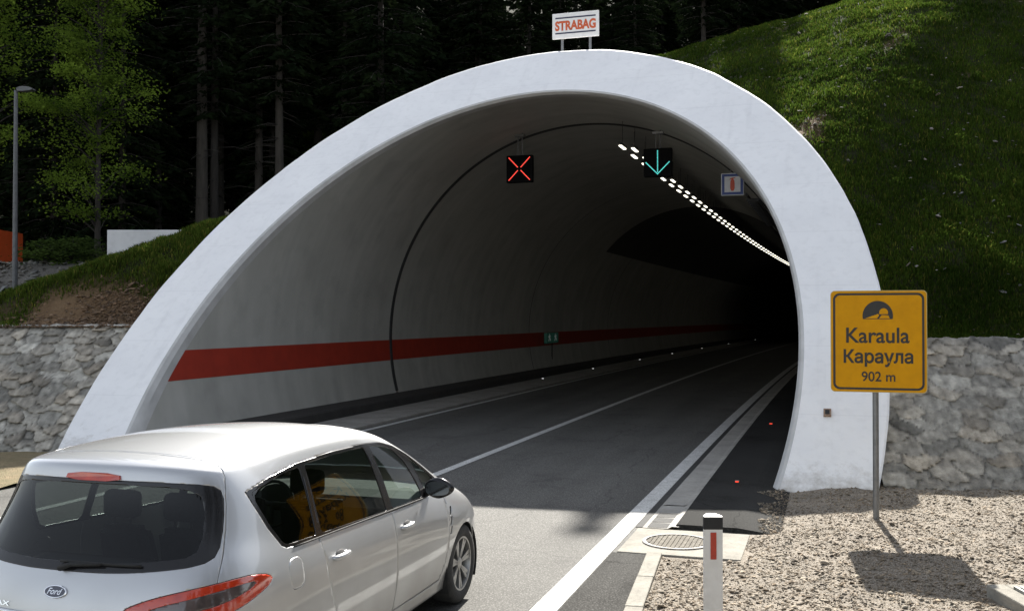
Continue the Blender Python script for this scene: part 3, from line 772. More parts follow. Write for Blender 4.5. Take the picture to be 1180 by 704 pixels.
# ================================================================ stone walls
LEAN = 1.06                                    # the pitched walls lean back like the portal ring
def stonewall(name, length, z0, z1, cell, relief, flat, seed, label, seg_x, seg_z, mat, origin, rz, thick=.45, top_amp=.022):
    rng = np.random.default_rng(seed)
    nx, nz = int(length / seg_x) + 1, int((z1 - z0) / seg_z) + 1
    xs = np.linspace(0, length, nx); zs = np.linspace(z0, z1, nz)
    X, Z = np.meshgrid(xs, zs)
    sx, sz = cell
    seeds = []
    for j in range(int((z1 - z0) / sz) + 3):
        x = -sx * rng.uniform(0, 1)
        while x < length + sx:
            seeds.append((x, z0 - sz / 2 + j * sz + rng.normal(0, sz * .22))); x += sx * rng.uniform(.55, 1.6)
    Sd = np.array(seeds); ns = len(Sd)
    amp = rng.normal(0, 1, ns); tx = rng.normal(0, .5, ns); tz = rng.normal(0, .5, ns); tone = np.clip(rng.normal(1, .22, ns), .45, 1.6); wt = rng.uniform(.8, 1.25, ns)
    P = np.stack([X.ravel(), Z.ravel()], 1)
    W_ = np.array([(fbm(p[0] * 2.5, p[1] * 2.5, seed), fbm(p[0] * 2.5, p[1] * 2.5, seed + 9)) for p in P]) * (.05 if flat > .6 else .075)
    Q = P + W_
    f1 = np.zeros(len(P)); f2 = f1.copy(); ix = np.zeros(len(P), int)
    for a in range(0, len(P), 4000):
        d = np.hypot((Q[a:a + 4000, None, 0] - Sd[None, :, 0]) / sx, (Q[a:a + 4000, None, 1] - Sd[None, :, 1]) / sz) * wt
        o = np.partition(d, 1, axis=1); f1[a:a + 4000] = o[:, 0]; f2[a:a + 4000] = o[:, 1]; ix[a:a + 4000] = d.argmin(1)
    e = np.clip((f2 - f1) / (.10 if flat > .6 else .16), 0, 1); e = e * e * (3 - 2 * e)
    fine = np.array([fbm(p[0] * 9, p[1] * 9, seed + 3) for p in P]); mid = np.array([fbm(p[0] * 1.2, p[1] * 1.2, seed + 5) for p in P])
    smear = np.clip(.5 + mid * 1.2, 0, 1) * flat
    rl = relief * (1 - smear * .8)
    h = rl * e * (1 + .55 * amp[ix] + .6 * tx[ix] * (Q[:, 0] - Sd[ix, 0]) / sx + tz[ix] * (Q[:, 1] - Sd[ix, 1]) / sz) + fine * .012 + mid * .02
    zz = P[:, 1].copy()
    topw = np.clip((zz - (z1 - .12)) / .12, 0, 1)
    zz += topw * (top_amp * np.array([fbm(p[0] * 3.1, 4.4, seed) for p in P]))
    h = h - topw ** 2 * .05
    V = np.stack([P[:, 0], -h + LEAN * zz, zz - h * .4], 1)
    I = np.arange(nx * nz).reshape(nz, nx)
    F = np.stack([I[:-1, :-1].ravel(), I[:-1, 1:].ravel(), I[1:, 1:].ravel(), I[1:, :-1].ravel()], 1)
    # top and ends
    nt = 7; extra = []; Fe = []
    base = len(V); topi = I[-1]
    prev = topi
    for k in range(1, nt):
        y = thick * k / (nt - 1); row = []
        for i in range(nx):
            x = xs[i]; extra.append((x, y + LEAN * z1, z1 + top_amp * fbm(x * 3.1, 4.4 + y * 3, seed) + .03 * fbm(x * 8, y * 8, seed))); row.append(base + len(extra) - 1)
        Fe += [(prev[i], prev[i + 1], row[i + 1], row[i]) for i in range(nx - 1)]
        prev = row
    bb = base + len(extra); extra += [(x, thick + LEAN * z1, z0) for x in xs]
    Fe += [(prev[i], prev[i + 1], bb + i + 1, bb + i) for i in range(nx - 1)]
    V = np.concatenate([V, np.array(extra)]); F = np.concatenate([F, np.array(Fe)])
    o = mesh_np(name, V, F, mat, smooth=True)
    o.location = origin; o.rotation_euler = (0, 0, rz)
    ca = o.data.color_attributes.new('tone', 'FLOAT_COLOR', 'POINT')
    c = np.ones((len(V), 4)); t = np.ones(len(V)); k = len(P)
    mort = (1 - e)
    t[:k] = (tone[ix] * (1 - smear * .6) + smear * .6) * (1 - (.5 if flat > .6 else .62) * mort * (1 - .8 * smear)) * (1 + .5 * fine)
    warm = np.zeros(len(V)); warm[:k] = .02 + .035 * np.clip(amp[ix], -.6, 2)
    c[:, 0] = t * (1 + warm); c[:, 1] = t; c[:, 2] = t * (1 - warm)
    ca.data.foreach_set('color', c.astype(np.float32).ravel())
    tag(o, label, 'wall')
    return o
M_stone = tone_mat('limestone', (.36, .345, .305), (.24, .23, .20), 7)
b_ = M_stone.node_tree.nodes['Principled BSDF']
N_, L_ = M_stone.node_tree.nodes, M_stone.node_tree.links
tn = N_.new('ShaderNodeTexCoord'); nn_ = N_.new('ShaderNodeTexNoise'); nn_.inputs['Scale'].default_value = 22; nn_.inputs['Detail'].default_value = 8; nn_.inputs['Roughness'].default_value = .7
L_.new(tn.outputs['Object'], nn_.inputs['Vector']); bp_ = N_.new('ShaderNodeBump'); bp_.inputs['Strength'].default_value = .9; bp_.inputs['Distance'].default_value = .03
L_.new(nn_.outputs['Fac'], bp_.inputs['Height']); L_.new(bp_.outputs['Normal'], b_.inputs['Normal'])
ox, oy = cw(5.22, 14.05)
stonewall('stone_wall', 9.0, -.1, 2.12, (.44, .15), .034, .48, 3, 'smooth mortared grey stone wall behind the yellow sign right of the portal', .028, .026, M_stone, (ox, oy, 0), TH)
ox, oy = cw(-17.3, 18.15)
stonewall('stone_wall', 10.1, -.1, 2.30, (.31, .155), .085, .34, 5, 'rugged grey rubble stone wall behind the car left of the portal', .03, .03, M_stone, (ox, oy, 0), TH)

# ================================================================ hill
def sstep(t):
    t = np.clip(t, 0, 1); return t * t * (3 - 2 * t)
ROt = RO - .05
cols = []
for xc in np.arange(-60, -10.6, 1.5): cols.append((*cw(xc, 20.45), 2.25))
for xc in np.arange(-10.5, -7.6, .35): cols.append((*cw(xc, 20.45), 2.25))
for d in np.linspace(180, 0, 121):
    a = math.radians(d); z = ZC + ROt * math.sin(a)
    cols.append((X0 + ROt * math.cos(a), S0 + .25 + KP * z, z))
for xc in np.arange(5.9, 14, .3): cols.append((*cw(xc, 16.35), 2.06))
for xc in np.arange(14, 60, 2.0): cols.append((*cw(xc, 16.35), 2.06))
cols = np.array(cols)
keep = [0]
for i in range(1, len(cols)):
    if cols[i, 0] > cols[keep[-1], 0] + 1e-4: keep.append(i)
cols = cols[keep]
def smin(a, b, k): 
    h = np.clip(.5 + .5 * (b - a) / k, 0, 1); return b * (1 - h) + a * h - k * h * (1 - h)
def smax(a, b, k): return -smin(-a, -b, k)
def hillH(X, Y):
    X = np.asarray(X, float); Y = np.asarray(Y, float)
    xc, zc = X * CT + Y * ST, -X * ST + Y * CT
    dx = X - X0; ad = np.abs(dx)
    TB = 2.1 + .78 * (zc - 16.3)
    A = 5.3 + .254 * X + .532 * (Y - 20.4)
    Cr = 11.4 + .20 * (np.clip(xc, -4, 30) - 3.1) + .06 * np.clip(zc - 33, 0, 80)
    TR = smin(smin(TB, A, .35), Cr, 1.0) - np.clip(-(dx + 1), 0, 50) * .6
    front = 2.3 + .9 * (zc - 20.5)
    ridge = np.maximum(5.0 + .45 * (xc + 6.3), 2.5) - .45 * np.clip(zc - 23.6, 0, 60)
    G = 1.55 + .085 * np.clip(zc - 34, 0, 40) + np.clip(zc - 66, 0, 200) * .5
    G = G + 2.45 * sstep((zc - 25.2) / 3.6) * np.clip((-9.6 - xc) / 1.6, 0, 1)
    TLf = np.maximum(G, smin(front, ridge, .4))
    M = np.where(ad < 6.6, ZC + np.sqrt(np.clip(RO ** 2 - dx ** 2, 0, None)) - .04, 4.68 - .55 * (ad - 6.6))
    M = np.where(ad < 6.3, M, np.where(dx < 0, np.minimum(M, front), np.minimum(M, TB)))
    M = np.maximum(M, 0) - .05 * np.clip(Y - 45, 0, 30)
    return np.maximum(smax(TR, TLf, .3), M)
def sstart(X): return np.interp(X, cols[:, 0], cols[:, 1])
def zstart(X): return np.interp(X, cols[:, 0], cols[:, 2])
def ground_z(X, Y):
    d = np.asarray(Y) - sstart(X)
    t = sstep(d / 1.6)
    return zstart(X) * (1 - t) + hillH(X, Y) * t
D = np.concatenate([np.arange(0, 3, .18), np.arange(3, 24, .35), np.geomspace(24, 420, 60)])
Xg = np.repeat(cols[:, 0][None], len(D), 0); Yg = cols[:, 1][None] + D[:, None]
Zg = ground_z(Xg, Yg)
nz = np.array([fbm(x * .6, y * .6, 1) * .10 + fbm(x * 2.3, y * 2.3, 4) * .05 for x, y in zip(Xg.ravel(), Yg.ravel())]).reshape(Xg.shape)
Zg = Zg + nz * np.clip(D / 1.2, 0, 1)[:, None]
n0, n1_ = Xg.shape
I = np.arange(n0 * n1_).reshape(n0, n1_)
F = np.stack([I[:-1, :-1].ravel(), I[:-1, 1:].ravel(), I[1:, 1:].ravel(), I[1:, :-1].ravel()], 1)
M_soil, nt, b = new_mat('hillside_soil')
N, L = nt.nodes, nt.links
inp(b, 'Roughness', .95); inp(b, 'Specular IOR Level', .1)
at = N.new('ShaderNodeAttribute'); at.attribute_name = 'cover'
tcn = N.new('ShaderNodeTexCoord'); nn = N.new('ShaderNodeTexNoise'); nn.inputs['Scale'].default_value = 3; nn.inputs['Detail'].default_value = 8; L.new(tcn.outputs['Object'], nn.inputs['Vector'])
r1 = N.new('ShaderNodeValToRGB'); r1.color_ramp.elements[0].color = (.09, .055, .03, 1); r1.color_ramp.elements[1].color = (.20, .135, .08, 1); L.new(nn.outputs['Fac'], r1.inputs[0])
r2 = N.new('ShaderNodeValToRGB'); r2.color_ramp.elements[0].color = (.012, .017, .006, 1); r2.color_ramp.elements[1].color = (.026, .028, .011, 1); L.new(nn.outputs['Fac'], r2.inputs[0])
r4 = N.new('ShaderNodeValToRGB'); r4.color_ramp.elements[0].color = (.075, .07, .062, 1); r4.color_ramp.elements[1].color = (.17, .16, .145, 1); L.new(nn.outputs['Fac'], r4.inputs[0])
mx = N.new('ShaderNodeMix'); mx.data_type = 'RGBA'; L.new(at.outputs['Fac'], mx.inputs[0]); L.new(r2.outputs[0], mx.inputs[6]); L.new(r1.outputs[0], mx.inputs[7])
at2 = N.new('ShaderNodeAttribute'); at2.attribute_name = 'rock'
mx2 = N.new('ShaderNodeMix'); mx2.data_type = 'RGBA'; L.new(at2.outputs['Fac'], mx2.inputs[0]); L.new(mx.outputs[2], mx2.inputs[6]); L.new(r4.outputs[0], mx2.inputs[7])
L.new(mx2.outputs[2], b.inputs['Base Color'])
nb_ = N.new('ShaderNodeTexNoise'); nb_.inputs['Scale'].default_value = 14; nb_.inputs['Detail'].default_value = 6; L.new(tcn.outputs['Object'], nb_.inputs['Vector'])
bp = N.new('ShaderNodeBump'); bp.inputs['Strength'].default_value = .9; bp.inputs['Distance'].default_value = .08; L.new(nb_.outputs['Fac'], bp.inputs['Height']); L.new(bp.outputs['Normal'], b.inputs['Normal'])
hill = mesh_np('hill', np.stack([Xg.ravel(), Yg.ravel(), Zg.ravel()], 1), F, M_soil, smooth=True); hill['kind'] = 'structure'
def dirtmask(X, Y):
    """1 where the turf is worn off: the slope above the left wall, and the raw edge between the two slopes on the right"""
    xc, zc = wc(X, Y)
    n = fbm(X * .5, Y * .5, 2)
    m = 0.0
    if X < X0 - 5:
        c = 1 - math.hypot((xc + 8.7) / 2.3, (zc - 20.9) / 1.0)
        if c > -.25: m = max(m, c * 2.2 + n * .8)
        if -12.5 < xc < -6.5: m = max(m, (.3 - (zc - 20.5)) * 2 + n * .6)
    else:
        TB = 2.1 + .78 * (zc - 16.3); A = 5.3 + .254 * X + .532 * (Y - 20.4)
        m = .45 - abs(TB - A - .05) * 3.2 + n * .9 if zc < 27 else 0
        m = max(m, n * 1.8 - 1.15)
    return min(max(m, 0), 1)
cov = np.array([dirtmask(x, y) if y < 60 and -20 < x < 14 else 0.0 for x, y in zip(Xg.ravel(), Yg.ravel())])
ca = hill.data.attributes.new('cover', 'FLOAT', 'POINT'); ca.data.foreach_set('value', cov.astype(np.float32))
xcg, zcg = wc(Xg.ravel(), Yg.ravel())
rock = np.clip((zcg - 24.4) / .6, 0, 1) * np.clip((36 - zcg) / 1.5, 0, 1) * np.clip((-6.5 - xcg) / .6, 0, 1)
ca = hill.data.attributes.new('rock', 'FLOAT', 'POINT'); ca.data.foreach_set('value', rock.astype(np.float32))

# ---- grass blades
M_grass = leafmat('grass_blade', (.024, .045, .007), (.057, .094, .013), .5, .35, 'tone')
def grass(name, pts, hgt, wid, label):
    n = len(pts)
    P = np.asarray(pts)
    ang = RNG.uniform(0, 2 * np.pi, n); lean = RNG.uniform(.1, .75, n); la = RNG.uniform(0, 2 * np.pi, n)
    H = hgt * RNG.uniform(.5, 1.35, n) * P[:, 3]; Wd = wid * RNG.uniform(.6, 1.4, n)
    c, s = np.cos(ang) * Wd, np.sin(ang) * Wd
    z0 = np.zeros(n)
    base = P[:, :3]
    a = base + np.stack([-c, -s, z0 - .03], 1); b2 = base + np.stack([c, s, z0 - .03], 1)
    m = base + np.stack([np.cos(la) * lean * H * .35, np.sin(la) * lean * H * .35, H * .6], 1)
    tip = base + np.stack([np.cos(la) * lean * H * 1.0, np.sin(la) * lean * H, H * (1 - .35 * lean)], 1)
    m1 = m + np.stack([-c * .7, -s * .7, z0], 1); m2 = m + np.stack([c * .7, s * .7, z0], 1)
    V = np.stack([a, b2, m2, m1, tip], 1).reshape(-1, 3)
    k = np.arange(n) * 5
    me_f = np.concatenate([np.stack([k, k + 1, k + 2], 1), np.stack([k, k + 2, k + 3], 1), np.stack([k + 3, k + 2, k + 4], 1)])
    o = mesh_np(name, V, me_f, M_grass)
    t = np.clip(RNG.normal(1, .3, n), .35, 1.9) ; dry = (RNG.uniform(0, 1, n) < .10)
    c4 = np.ones((n, 5, 4)); c4[..., 0] = (t * np.where(dry, 2.6, 1))[:, None]; c4[..., 1] = (t * np.where(dry, 1.6, 1))[:, None]; c4[..., 2] = (t * np.where(dry, 2.2, 1))[:, None]
    ca = o.data.color_attributes.new('tone', 'FLOAT_COLOR', 'POINT'); ca.data.foreach_set('color', c4.astype(np.float32).ravel())
    return tag(o, label, 'grass', kind='stuff')
def scatter(n, fx, dens):
    out = []
    while len(out) < n:
        X, Y = fx()
        if Y < sstart(X) + .05: continue
        q = dens(X, Y)
        if random.random() > q: continue
        out.append((X, Y, 0, .55 + .45 * q))
    A = np.array(out); A[:, 2] = ground_z(A[:, 0], A[:, 1]); 
    A[:, 2] += np.array([fbm(x * .6, y * .6, 1) * .10 + fbm(x * 2.3, y * 2.3, 4) * .05 for x, y in A[:, :2]]) * np.clip((A[:, 1] - sstart(A[:, 0])) / 1.2, 0, 1)
    return A
def fR():
    zc = 16.3 + 20 * random.random() ** 1.4; xc = random.uniform(-1, min(zc * .53, 17)) if random.random() < .86 else random.uniform(min(zc * .53, 17), 25); return cw(xc, zc)
def dR(X, Y):
    return max(0, (1 - dirtmask(X, Y) * .95) * min(1, .8 + .5 * fbm(X * 1.6, Y * 1.6, 8)))
grass('grass', scatter(345000, fR, dR), .095, .0095, 'short green turf on the slopes right of and above the portal')
def fL():
    return cw(random.uniform(-15, -4.5), random.uniform(20.4, 25.2))
M_grass = leafmat('lightened_bank_blade', (.040, .072, .011), (.085, .122, .020), .6, .35, 'tone')  # blade colour lightened to make up for the weaker light on this bank
grass('grass', scatter(90000, fL, lambda X, Y: max(0, 1 - dirtmask(X, Y)) * min(1, .7 + .7 * fbm(X * 1.6, Y * 1.6, 8))), .14, .010, 'green turf on the bank above the left stone wall')
# broken rock on the raw cut behind the left bank
pts = []
while len(pts) < 2200:
    X, Y = cw(random.uniform(-19, -9.5), random.uniform(24.6, 30))
    pts.append((X, Y, float(ground_z(X, Y)) - .01))
o = pebbles('broken_rock', np.array(pts), np.clip(RNG.lognormal(-2.9, .6, len(pts)), .02, .26), tone_mat('grey_rock', (.15, .145, .13), (.09, .086, .078))); tag(o, 'broken grey rock on the cut slope behind the left bank', 'rock', kind='stuff')
# clods and stones on the bare soil of the left bank and pale stones in the right slope
M_clod = tone_mat('soil_clod', (.17, .11, .065), (.10, .065, .04))
pts = []
while len(pts) < 5000:
    X, Y = fL()
    if Y > sstart(X) + .02 and random.random() < dirtmask(X, Y) ** 2: pts.append((X, Y, float(ground_z(X, Y)) + .01))
o = pebbles('soil_clods', np.array(pts), np.clip(RNG.lognormal(-4.1, .6, len(pts)), .008, .07), M_clod); tag(o, 'brown soil clods on the bare bank above the left wall', 'soil', kind='stuff')
pts = []
while len(pts) < 900:
    X, Y = fR()
    if Y > sstart(X) + .1 and random.random() < .06 + .5 * dirtmask(X, Y): pts.append((X, Y, float(ground_z(X, Y)) + .05))
o = pebbles('field_stones', np.array(pts), np.clip(RNG.lognormal(-3.75, .5, len(pts)), .012, .075), tone_mat('pale_stone', (.20, .19, .165), (.13, .125, .11))); tag(o, 'small pale stones scattered in the turf of the right slope', 'stones', kind='stuff')
# ================================================================ trees
M_bark = pmat('spruce_bark', (.04, .035, .03), (.025, .021, .017), 3, .95, 1.0, 30, stretch=(3, 3, .6), bdist=.05)
M_barkp = pmat('pale_bark', (.075, .066, .055), (.046, .040, .033), 3, .95, 1.0, 30, stretch=(3, 3, .6), bdist=.05)
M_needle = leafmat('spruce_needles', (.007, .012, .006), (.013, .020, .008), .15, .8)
M_leaf = leafmat('broad_leaves', (.018, .040, .007), (.21, .31, .045), .62, .9)
M_bush = leafmat('bush_leaves', (.030, .050, .014), (.055, .085, .02), .4, .7)

def trunk_mesh(h, r, rng, twigs, zmin, zmax):
    mb = MB()
    n = 12; pts = []; rs = []
    bx, by = rng.normal(0, .012 * h, 2)
    for i in range(n + 1):
        t = i / n
        pts.append((bx * t * t + .02 * math.sin(5 * t), by * t * t, -.4 + (h + .4) * t)); rs.append(max(r * (1 - t) ** .8 * (1 + .35 * math.exp(-t * 25)), .012))
    mb.tube(pts, rs, 9)
    for k in range(twigs):
        z = rng.uniform(zmin, zmax); a = rng.uniform(0, 6.28); L_ = rng.uniform(.4, 1.7); t = z / h
        o = Vector((bx * t * t, by * t * t, z))
        d = Vector((math.cos(a), math.sin(a), rng.uniform(-.35, .15)))
        mb.tube([o, o + d * L_ * .5, o + d * L_ + Vector((0, 0, -.12 * L_))], [.022, .014, .005], 4)
    return mb
def spruce_proto(h, r, cb, wmax, seed, mat_bark):
    rng = np.random.default_rng(seed)
    root = empty('spruce_tree', (0, 0, 0))
    tr = trunk_mesh(h, r, rng, 46, 1.5, max(cb * h, 4) + 3)
    P = []; D = []; Sz = []
    z = cb * h
    while z < h - .2:
        u = (z - cb * h) / (h - cb * h)
        Lb = wmax * (1 - u) ** .85 * (.55 + .45 * min(1, u * 5)) + .15
        nb = rng.integers(4, 7)
        a0 = rng.uniform(0, 6.28)
        for k in range(nb):
            a = a0 + 6.283 * k / nb + rng.normal(0, .25); L_ = Lb * rng.uniform(.6, 1.15)
            dr = rng.uniform(.15, .45)
            d = np.array([math.cos(a), math.sin(a), 0.0]); sd_ = np.array([-d[1], d[0], 0])
            q = [np.array([0, 0, z]) + d * L_ * t + np.array([0, 0, -dr * L_ * t * t + .12 * L_ * max(0, t - .6)]) for t in (0, .35, .7, 1)]
            tr.tube([tuple(x) for x in q], [.03, .02, .012, .004], 3, cap=False)
            m = int(10 + L_ * 26)
            t = rng.uniform(.12, 1.02, m); sp = rng.normal(0, 1, m) * .22 * L_ * (1 - t * .65)
            pos = np.array([0, 0, z]) + d * (L_ * t)[:, None] + sd_ * sp[:, None]
            pos[:, 2] += -dr * L_ * t * t + .12 * L_ * np.clip(t - .6, 0, 1) - np.abs(sp) * .25 - rng.uniform(0, .22, m)
            P.append(pos); D.append(d * .8 + sd_ * np.sign(sp)[:, None] * .7 + np.array([0, 0, -.45]) + rng.normal(0, .35, (m, 3))); Sz.append(rng.uniform(.10, .24, m))
        z += rng.uniform(.28, .50)
    tr.build('trunk', mat_bark, root, smooth=True)
    P = np.concatenate(P); D = np.concatenate(D); Sz = np.concatenate(Sz)
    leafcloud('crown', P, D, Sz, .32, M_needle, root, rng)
    return root
def leafcloud(name, P, D, Sz, asp, mat, parent, rng):
    n = len(P)
    D = D / np.linalg.norm(D, axis=1, keepdims=True)
    R = rng.normal(0, 1, (n, 3)); S = np.cross(D, R); S /= np.linalg.norm(S, axis=1, keepdims=True) + 1e-9
    a = P + D * (Sz * 1.0)[:, None]; c = P - D * (Sz * .9)[:, None]
    b1 = P + S * (Sz * asp)[:, None]; b2 = P - S * (Sz * asp)[:, None]
    V = np.stack([a, b1, c, b2], 1).reshape(-1, 3)
    F = np.arange(n * 4).reshape(n, 4)
    return mesh_np(name, V, F, mat, parent)
def leafy_proto(name, h, rx, z0, seed, nclump, nleaf, lsz, mat, bark, ry=None):
    rng = np.random.default_rng(seed)
    root = empty(name, (0, 0, 0))
    tr = trunk_mesh(h * .95, .006 * h + .02, rng, 0, 1, 2)
    P = []
    for k in range(nclump):
        z = z0 + (h - z0) * rng.uniform(0, 1) ** .9
        u = (z - z0) / (h - z0)
        w = rx * (.35 + .65 * math.sin(math.pi * min(.95, .25 + u * .75))) 
        a = rng.uniform(0, 6.28); rr = w * math.sqrt(rng.uniform(.05, 1))
        c = np.array([rr * math.cos(a), rr * math.sin(a), z])
        s0 = np.array([0, 0, max(z - rr * .5 - .3, .3)])
        tr.tube([tuple(s0), tuple((s0 + c) / 2 + np.array([0, 0, .1])), tuple(c)], [.03, .018, .006], 4, cap=False)
        m = int(nleaf * rng.uniform(.5, 1.5)); sc = rng.uniform(.22, .52) * (rx / 1.6) ** .5
        p = c + rng.normal(0, 1, (m, 3)) * np.array([sc, sc, sc * .38]) ; p[:, 2] -= .25 * np.abs(p[:, 0] - c[0])
        P.append(p)
    tr.build('trunk', bark, root, smooth=True)
    P = np.concatenate(P); D = rng.normal(0, 1, P.shape); D[:, 2] = -np.abs(D[:, 2]) * .5
    leafcloud('crown', P, D, rng.uniform(.6, 1.2, len(P)) * lsz, .55, mat, root, rng)
    return root
def place(proto, X, Y, z, sc, rz, label, cat, group, used):
    if proto.name not in used: r = proto; used.add(proto.name)
    else:
        r = proto.copy(); COL.objects.link(r)
        for ch in list(proto.children):
            c = ch.copy(); COL.objects.link(c); c.parent = r
    r.location = (X, Y, z); r.scale = sc if isinstance(sc, tuple) else (sc, sc, sc); r.rotation_euler = (0, 0, rz)
    return tag(r, label, cat, group)
used = set()
SP = [spruce_proto(21, .21, .42, 2.6, 1, M_barkp), spruce_proto(20, .18, .30, 2.7, 2, M_bark), spruce_proto(19, .16, .18, 2.9, 3, M_bark), spruce_proto(22, .24, .5, 2.5, 4, M_barkp)]
LOW = [spruce_proto(15, .16, .10, 2.9, 5, M_bark), spruce_proto(16, .17, .2, 2.7, 6, M_barkp)]
GRP = 'dark spruces of the forest'
# trunks one can tell apart: (image x, distance, prototype, scale, label)
named = [
 (232, 38, 3, 1.05, 'thickest pale spruce trunk, rising right of the white concrete block'),
 (244, 44, 0, .8, 'thin spruce close beside the thickest pale trunk'),
 (297, 40, 0, .95, 'slim straight spruce between the thickest pale trunk and the portal ring'),
 (373, 46, 3, .85, 'lone spruce trunk behind the upper left shoulder of the portal ring'),
 (478, 48, 0, .95, 'slender leaning spruce behind the portal ring above the red cross signal'),
 (518, 52, 3, .85, 'dim spruce trunk second to the left of the white board'),
 (551, 47, 0, 1.0, 'straight spruce trunk nearest to the left of the white board'),
 (415, 52, 3, .9, 'dim spruce midway along the upper left arc of the portal ring'),
]
for px, zc, pi, sc, lab in named:
    xc = (px - 590) / 1158 * zc; X, Y = cw(xc, zc)
    place(SP[pi], X, Y, float(ground_z(X, Y)), (sc, sc, 1.0), px * .7, lab, 'tree', None, used)
rngF = np.random.default_rng(5)
for px, zc, lab in ((812, 47, 'slim spruce standing on the skyline of the bright grass crest'), (852, 50, 'thin grey spruce right of the slim one on the grass crest')):
    xc = (px - 590) / 1158 * zc; X, Y = cw(xc, zc)
    place(LOW[1], X, Y, float(ground_z(X, Y)) - .2, (.8, .8, .95), px * .7, lab, 'tree', None, used)
taken = []
def sunfree(xc, zc, z, h):
    """keep the sun's path to the road, car and verge mostly open"""
    a = math.radians(13)
    for (tx, tz, tol) in ((-2, 9, 1), (1.5, 9, 1), (4, 11, 1), (-2.5, 5, 1), (0, 12, 1)):
        d = zc - tz; off = xc - (tx + d * math.tan(a))
        if abs(off) < 4.5 and z + h > d * math.tan(SUN_EL) * 1.02: return False
    return True
cnt = 0
for band, (za, zb, n) in enumerate(((37, 46, 26), (46, 56, 38), (56, 68, 56), (68, 84, 70))):
    t = 0
    while n and t < 4000:
        t += 1
        zc = rngF.uniform(za, zb); xc = rngF.uniform(-.60 * zc, .48 * zc)
        if xc > -4 and zc < 46: continue
        if xc > 8 and zc < 52: continue
        px = 590 + 1158 * xc / zc
        if zc < 48 and -30 < px < 175 and zc < 40: continue
        if any((xc - q[0]) ** 2 + (zc - q[1]) ** 2 < 4.5 for q in taken): continue
        X, Y = cw(xc, zc); z = float(ground_z(X, Y))
        pr = SP[rngF.integers(0, 4)] if xc < -2 or band > 2 else LOW[rngF.integers(0, 2)]
        if band >= 1 and rngF.uniform() < .6: pr = SP[2] if xc < -2 else LOW[0]
        h = {SP[0]: 21, SP[1]: 20, SP[2]: 19, SP[3]: 22, LOW[0]: 15, LOW[1]: 16}[pr]
        s = rngF.uniform(.8, 1.1)
        if not sunfree(xc, zc, z, h * s):
            s = .62
            if not sunfree(xc, zc, z, 15 * s): continue
            pr = LOW[rngF.integers(0, 2)]
        taken.append((xc, zc)); n -= 1; cnt += 1
        place(pr, X, Y, z - .2, (s, s, s), rngF.uniform(0, 6.28), 'dark spruce in the unlit forest behind the tunnel', 'tree', GRP, used)
# low-crowned spruces along the forest edge on the left
for px, zc, s in ((-35, 37, .95), (25, 38.5, 1.0), (62, 36.5, .9), (100, 39, 1.05), (140, 37, .95), (172, 40, 1.0), (200, 42, .95), (268, 44, 1.0), (335, 47, 1.0)):
    xc = (px - 590) / 1158 * zc; X, Y = cw(xc, zc)
    place(LOW[0], X, Y, float(ground_z(X, Y)) - .3, (s, s, s * 1.1), px * .37, 'low-branched dark spruce at the forest edge on the left', 'tree', 'low-branched spruces at the forest edge', used)
# spruces on the brow of the right slope, beyond the frame: they shade the steep face
for xc, zc, s in ((16.5, 39, .9), (19, 37, 1.0), (18.2, 43, 1.0), (21.5, 40, 1.1), (23, 36, 1.0), (25, 43, 1.1), (20.5, 46, 1.1), (27, 38, 1.1), (16.8, 34.5, .8), (19.2, 33, .85), (29, 33, 1.0), (22, 31, .9), (25.5, 30, .9)):
    X, Y = cw(xc, zc)
    place(LOW[0] if s < 1.05 else SP[2], X, Y, float(ground_z(X, Y)) - .2, s, xc * 9, 'dark spruce on the brow of the right slope', 'tree', 'spruces on the brow of the slope', used)
# sunlit broad-leaved trees in front of the spruces on the left
LF = [leafy_proto('leafy_tree', 13.0, 1.45, 1.9, 21, 130, 190, .056, M_leaf, M_bark), leafy_proto('leafy_tree', 9.0, 1.5, 3.4, 22, 56, 190, .058, M_leaf, M_bark)]
for px, zc, k, sc, lab in ((112, 32, 0, 1.0, 'tall sunlit pale green leafy tree behind the white concrete block'), (-26, 31, 1, 1.05, 'sunlit leafy tree cut off by the left edge, beside the street lamp'), (372, 44, 1, .8, 'small green leafy tree glimpsed deep among dark trunks above the portal shoulder')):
    xc = (px - 590) / 1158 * zc; X, Y = cw(xc, zc)
    place(LF[k], X, Y, float(ground_z(X, Y)) - .1 + (1.5 if px == 372 else 0), sc, px, lab, 'tree', None, used)
BS = [leafy_proto('bush', 1.5, .95, .1, 31, 34, 60, .07, M_bush, M_bark)]
for px, zc, sc, lab in ((60, 29.0, .75, 'low dark green bush just right of the street lamp'), (84, 29.5, .85, 'largest dark green bush between street lamp and white block'), (106, 29.0, .5, 'low bush close to the left end of the white block')):
    xc = (px - 590) / 1158 * zc; X, Y = cw(xc, zc)
    place(BS[0], X, Y, float(ground_z(X, Y)) - .15, (sc * 1.2, sc * 1.2, sc * .75), px, lab, 'bush', None, used)

